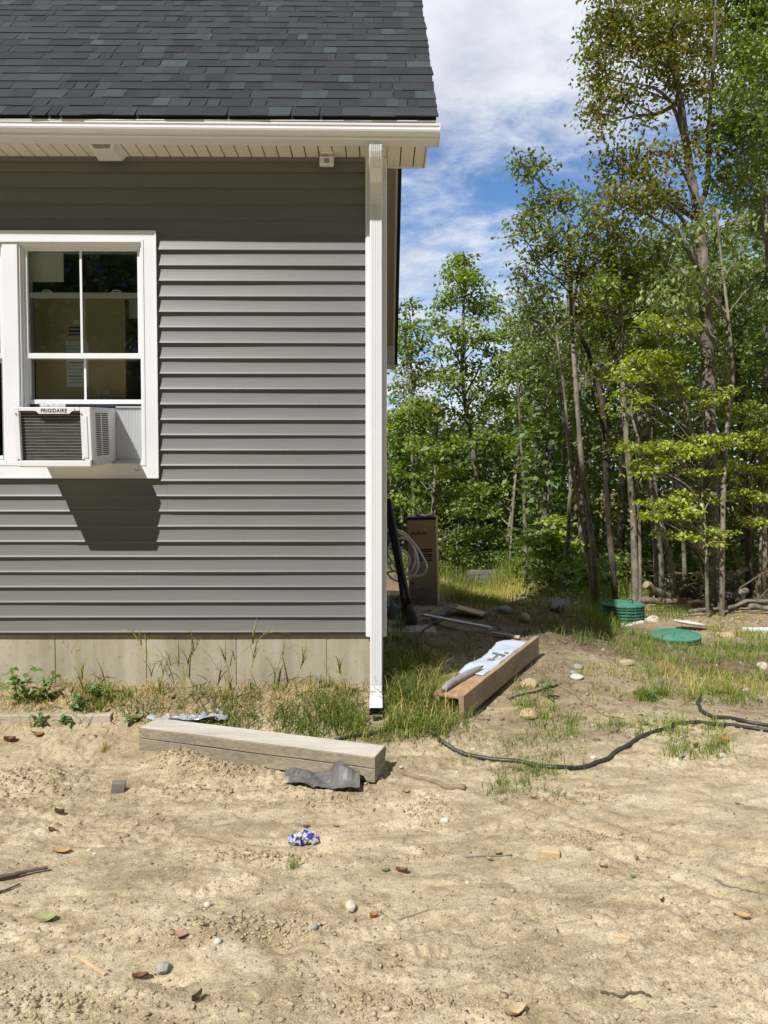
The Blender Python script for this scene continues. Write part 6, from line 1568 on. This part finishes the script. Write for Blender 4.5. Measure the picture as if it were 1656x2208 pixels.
field('grass', 'rough grass and tall straw at the edge of the wood', [
    ([(940, 1256), (1200, 1252), (1270, 1264), (1230, 1283), (1100, 1284), (940, 1282)], 9000, .34, .013, .7, 'dry', .2), ([(948, 1246), (1240, 1248), (1240, 1262), (948, 1265)], 3500, .5, .016, .55, 'dry', .2),
    ([(960, 1290), (1320, 1290), (1320, 1350), (1180, 1370), (1000, 1310)], 3000, .15, .006, 1.0, 'green', .09), ([(1180, 1262), (1400, 1275), (1400, 1310), (1200, 1310)], 2600, .30, .008, .7, 'green', .12),
    ([(950, 1300), (1250, 1310), (1250, 1390), (1120, 1372)], 1200, .11, .005, 1.0, 'dark', .08), ([(1380, 1308), (1480, 1322), (1470, 1340), (1390, 1334)], 450, .18, .007, .8, 'green', .1), ([(1230, 1330), (1320, 1330), (1310, 1390), (1230, 1390)], 600, .16, .006, .9, 'green', .08),
    ([(880, 1244), (1220, 1246), (1220, 1256), (880, 1254)], 1200, .8, .018, .45, 'green', .2)])
field('grass', 'weedy grass round the flat green lid and down to the right', [
    ([(1340, 1385), (1660, 1385), (1660, 1480), (1450, 1500), (1330, 1440)], 2300, .11, .005, 1.1, 'green', .06), ([(1530, 1350), (1660, 1370), (1660, 1420), (1540, 1400)], 500, .13, .006, .9, 'green', .07), ([(1300, 1360), (1430, 1370), (1420, 1420), (1310, 1400)], 600, .13, .006, 1.0, 'green', .07),
    ([(1420, 1440), (1656, 1450), (1656, 1510), (1480, 1510)], 700, .10, .005, 1.1, 'dry', .06), ([(1500, 1330), (1660, 1340), (1660, 1380), (1560, 1372)], 300, .14, .005, .8, 'dry', .06)])
field('grass', 'scattered tufts of grass on the dirt between the trough and the hose', [
    (RECT(1060, 1600, 1260, 1700), 520, .07, .003, 1.2, 'green', .04), (RECT(1430, 1560, 1560, 1640), 480, .11, .004, 1.1, 'green', .04), (RECT(1110, 1500, 1190, 1545), 160, .10, .004, .7, 'green', .03), (RECT(1125, 1545, 1240, 1600), 360, .09, .0035, .8, 'green', .035),
    (RECT(1380, 1500, 1430, 1520), 260, .09, .0055, .8, 'green', .028, 80), (RECT(1290, 1560, 1420, 1590), 260, .08, .0035, .9, 'green', .03), (RECT(1250, 1440, 1440, 1520), 420, .09, .004, .9, 'dry', .035), (RECT(1040, 1430, 1200, 1500), 260, .09, .004, .9, 'green', .035),
    (RECT(1060, 1660, 1200, 1730), 300, .07, .003, .9, 'dark', .03), (RECT(860, 1565, 960, 1600), 300, .10, .004, .9, 'green', .03), (RECT(950, 1590, 1120, 1680), 130, .07, .003, .9, 'dry', .03), (RECT(900, 1380, 1100, 1470), 260, .10, .004, .9, 'green', .04), (RECT(1480, 1480, 1660, 1520), 350, .12, .0045, .8, 'green', .04)])
def tuftlet(u, v, n, h, w, lean, mat, label, spread=.02):
    p = gpt(u, v); pos = np.array(p[:])+np.concatenate([rg.normal(0, spread, (n, 2)), np.zeros((n, 1))], 1); V, F = blades(pos, h, w, rg, lean)
    return tag(mesh_obj('grass_tuft', V, F, GRS[mat], None, p), label, 'tuft')
tuftlet(632, 1872, 70, .055, .0012, .5, 'green', 'lone wispy grass tuft on the sand below the blue wrapper', .012)
tuftlet(225, 1622, 46, .075, .0014, .4, 'dry', 'wispy pale green seedling left of the timber beam', .012)
tuftlet(536, 1622, 26, .06, .002, .5, 'green', 'small grass tuft growing against the face of the beam', .008)
tuftlet(1404, 1512, 60, .11, .007, .9, 'weed', 'bright green rosette of grass on the dirt left of the hose loop', .012)
# tall crabgrass stalks with fingered heads in front of the foundation
def stalk(u, v, htop, du, label, heads=4, seed=1, mat='green'):
    r_ = np.random.default_rng(seed); b = gpt(u, v); m = MB(); root = empty('crabgrass', b); tag(root, label, 'weed')
    t_ = b+Vector((du, r_.normal()*.03, htop)); cpp = curve_pts([b, b.lerp(t_, .45)+Vector((-du*.25, 0, .04)), b.lerp(t_, .85)+Vector((0, 0, .03)), t_], 5)
    m.tube(cpp, [.0022-.0012*i/(len(cpp)-1) for i in range(len(cpp))], 5)
    for k in range(heads):
        a = r_.uniform(-1.3, 1.3); l = r_.uniform(.06, .12); e = t_+Vector((sin(a)*l+du*.25, r_.normal()*.03, cos(a)*l*.7)); m.tube([t_, t_.lerp(e, .5)+Vector((0, 0, .012)), e+Vector((0, 0, -.012))], [.0013, .0011, .0006], 4)
    m.build('stem', GRS['dry'], root)
    n = 9; idx = r_.integers(0, len(cpp)*2//3, n); pos = np.array([cpp[i][:] for i in idx]); V, F = blades(pos, .17, .009, r_, .9, 6); mesh_obj('leaves', V, F, GRS[mat], root)
    return root
for a in ((180, 1500, .30, -.10, 'tall arching grass weed left of the first joint in the foundation', 4, 1), (330, 1502, .40, -.12, 'grass weed with a long stem leaning left before the second foundation joint', 5, 2), (395, 1512, .34, .08, 'bushy grass weed just right of the second foundation joint', 5, 3), (345, 1500, .22, .12, 'short hooked grass weed at the second foundation joint', 2, 4),
          (480, 1518, .44, .26, 'grass weed with longest slanting stem reaching up over the siding', 6, 5), (540, 1512, .36, .04, 'upright grass weed between the third and fourth foundation joints', 4, 6), (590, 1515, .33, .08, 'grass weed with a bent over blade near the fourth foundation joint', 3, 7), (500, 1512, .30, -.05, 'thin grass weed at the third foundation joint', 3, 8),
          (745, 1506, .17, -.05, 'low grass weed with curled heads left of the downspout', 4, 9), (640, 1512, .26, .06, 'fine grass weed midway between the fourth joint and the downspout', 4, 10), (420, 1520, .28, -.16, 'grass weed bowing left above the beam', 3, 11)):
    stalk(*a[:4], a[4], a[5], a[6])
# broad leaved weeds
def weed(u, v, h, rad, n, L_, label, seed=1, mat='weed', name='weed'):
    r_ = np.random.default_rng(seed); b = gpt(u, v); root = empty(name, b); tag(root, label, 'weed'); m = MB(); C = []
    for k in range(max(3, n//7)):
        e = b+Vector((r_.normal()*rad*.6, r_.normal()*rad*.5, h*r_.uniform(.45, 1))); c = curve_pts([b, b.lerp(e, .5)+Vector((0, 0, h*.12)), e], 4); m.tube(c, .0022, 5)
        for q in range(7):
            p = c[int(r_.integers(2, len(c)))]; C.append((p.x+r_.normal()*.012, p.y+r_.normal()*.012, p.z+r_.normal()*.008))
    m.build('stem', GRS['green'], root); C = np.array(C); V, F = leaf_quads(C, L_, L_*.72, r_, .25, .4); mesh_obj('leaves', V, F, GRS[mat], root); return root
weed(40, 1520, .24, .10, 60, .055, 'broad leaved green weed against the foundation at the far left', 1)
weed(95, 1512, .17, .08, 42, .05, 'lower broad leaved weed right beside the far left one', 2)
weed(200, 1512, .15, .07, 36, .045, 'broad leaved weed on the bank below the tall arching grass weed', 3)
weed(90, 1560, .06, .05, 24, .045, 'small leafy weed growing over the half buried plank', 4)
weed(150, 1560, .07, .06, 26, .045, 'clover like weed in front of the half buried plank', 5)
weed(165, 1530, .09, .06, 30, .04, 'leafy weed between the plank and the foundation', 6)
weed(1186, 1512, .13, .015, 26, .04, 'single upright bright green seedling between trough and hose', 7)
weed(300, 1556, .05, .05, 20, .04, 'low leafy weed at the left end of the timber beam', 8)
# loose crumbs, chips and bits of dead leaf
import bmesh
bm = bmesh.new(); bmesh.ops.create_icosphere(bm, subdivisions=1, radius=1); iv = np.array([v.co[:] for v in bm.verts]); fi = np.array([[v.index for v in f.verts] for f in bm.faces]); bm.free()
def crumbs(name, label, n, smin, smax, mat, region, rg, flat=.6, cluster=0.0):
    u = rg.uniform(region[0], region[2], n*2); t = rg.uniform(0, 1, n*2)
    ys_ = 1/(1/region[1]+(1/region[3]-1/region[1])*t); xs_ = (u-828)/FOC*ys_
    if cluster:
        w = sm((fbm(xs_*1.7+3, ys_*2.3, 3, 21)-.36)/.2); ok = rg.uniform(0, 1, len(xs_)) < w*(1-.1)+.1; xs_, ys_ = xs_[ok], ys_[ok]
    xs_, ys_ = xs_[:n], ys_[:n]; n = len(xs_)
    s = smin*(smax/smin)**(rg.uniform(0, 1, n)**2.2); c = np.stack([xs_, ys_, H(xs_, ys_)+s*.1], 1)
    jit = 1+rg.uniform(-.32, .32, (n, len(iv), 1)); ax = rg.uniform(.6, 1.4, (n, 1, 3)); ax[:, :, 2] *= flat
    V = (c[:, None, :]+iv[None]*jit*ax*s[:, None, None]).reshape(-1, 3); F = (fi[None]+(np.arange(n)*len(iv))[:, None, None]).reshape(-1, 3)
    return tag(mesh_obj(name, V, F, mat, None, V[0]), label, kind='stuff')
CM1 = islandmat('sand crumbs', [(.30, .23, .135), (.39, .31, .195), (.47, .385, .25), (.34, .265, .165)], .95, .1)
CM2 = islandmat('gravel grains', [(.20, .17, .13), (.33, .27, .18), (.42, .37, .29), (.16, .13, .10), (.28, .21, .13)], .85, .2)
CM3 = islandmat('bits of dead leaf and bark', [(.06, .04, .025), (.12, .075, .04), (.2, .13, .07), (.26, .17, .09), (.09, .065, .045)], .8, .2)
crumbs('sand_crumbs', 'loose crumbs of sand over the yard', 6000, .002, .0095, CM1, (-60, 2.1, 1720, 4.9), rg, .45, 1)
crumbs('gravel', 'fine gravel scattered on the sand', 1500, .0015, .006, CM2, (-60, 2.1, 1720, 5.2), rg, .7)
crumbs('gravel', 'coarser stones and crumbs of earth behind the corner', 1500, .005, .024, CM2, (860, 4.6, 1720, 10.5), rg, .6)
def clods(n, smin, smax, mat, label):
    k = rg.integers(0, len(ROUGH), n); R_ = np.array(ROUGH)[k]; q = rg.normal(0, .55, (n, 2)); xs_ = R_[:, 0]+q[:, 0]*R_[:, 2]; ys_ = R_[:, 1]+q[:, 1]*R_[:, 3]
    k2 = rg.integers(0, 4, n//2); M_ = np.array(MOUNDS)[k2]; q = rg.normal(0, .6, (n//2, 2)); xs_ = np.concatenate([xs_, M_[:, 0]+q[:, 0]*M_[:, 2]]); ys_ = np.concatenate([ys_, M_[:, 1]+q[:, 1]*M_[:, 3]*.8])
    n = len(xs_); s = smin*(smax/smin)**(rg.uniform(0, 1, n)**1.9); c = np.stack([xs_, ys_, H(xs_, ys_)+s*.15], 1)
    jit = 1+rg.uniform(-.38, .38, (n, len(iv), 1)); ax = rg.uniform(.6, 1.4, (n, 1, 3)); ax[:, :, 2] *= .6
    V = (c[:, None, :]+iv[None]*jit*ax*s[:, None, None]).reshape(-1, 3); F = (fi[None]+(np.arange(n)*len(iv))[:, None, None]).reshape(-1, 3)
    return tag(mesh_obj('clods', V, F, mat, None, V[0]), label, kind='stuff')
clods(6500, .0018, .0105, CM1, 'broken clods of sandy earth lying in patches on the yard')
def bits(n, lo_, hi_, region, label, mat, wr=.35):
    u = rg.uniform(region[0], region[2], n); t = rg.uniform(0, 1, n); ys_ = 1/(1/region[1]+(1/region[3]-1/region[1])*t); xs_ = (u-828)/FOC*ys_
    C = np.stack([xs_, ys_, H(xs_, ys_)+.0035], 1); V, F = leaf_quads(C, 1, wr, rg, 0.0, .5, .22)
    V = V.reshape(-1, 4, 3); s = (lo_*(hi_/lo_)**(rg.uniform(0, 1, n)**1.6))[:, None, None]; V = V[:, :1]+(V-V[:, :1])*s
    return tag(mesh_obj('litter', V.reshape(-1, 3), F, mat, None, V[0, 0]), label, kind='stuff')
bits(2600, .004, .022, (-60, 2.1, 1720, 5.2), 'bits of dead leaf and bark strewn on the sand', CM3)
bits(900, .012, .06, (860, 4.8, 1720, 12.0), 'dead leaf scraps on the dirt behind the corner', CM3, .5)
bits(900, .015, .06, (-60, 2.1, 1720, 5.6), 'thin straws and pine needles on the sand', islandmat('straws', [(.30, .17, .08), (.38, .28, .15), (.2, .12, .07)], .8, .2), .03)
bits(800, .02, .09, (1480, 9.2, 1720, 11.8), 'pale wood chips on the sand at the right edge', islandmat('wood chips', [(.5, .38, .22), (.42, .3, .17), (.6, .5, .34)], .8, .2), .4)
bits(160, .02, .05, (0, 4.55, 820, 5.0), 'dead leaves in the weeds along the foundation', islandmat('autumn bits', [(.32, .17, .06), (.2, .11, .05), (.4, .26, .12)], .75, .2), .6)
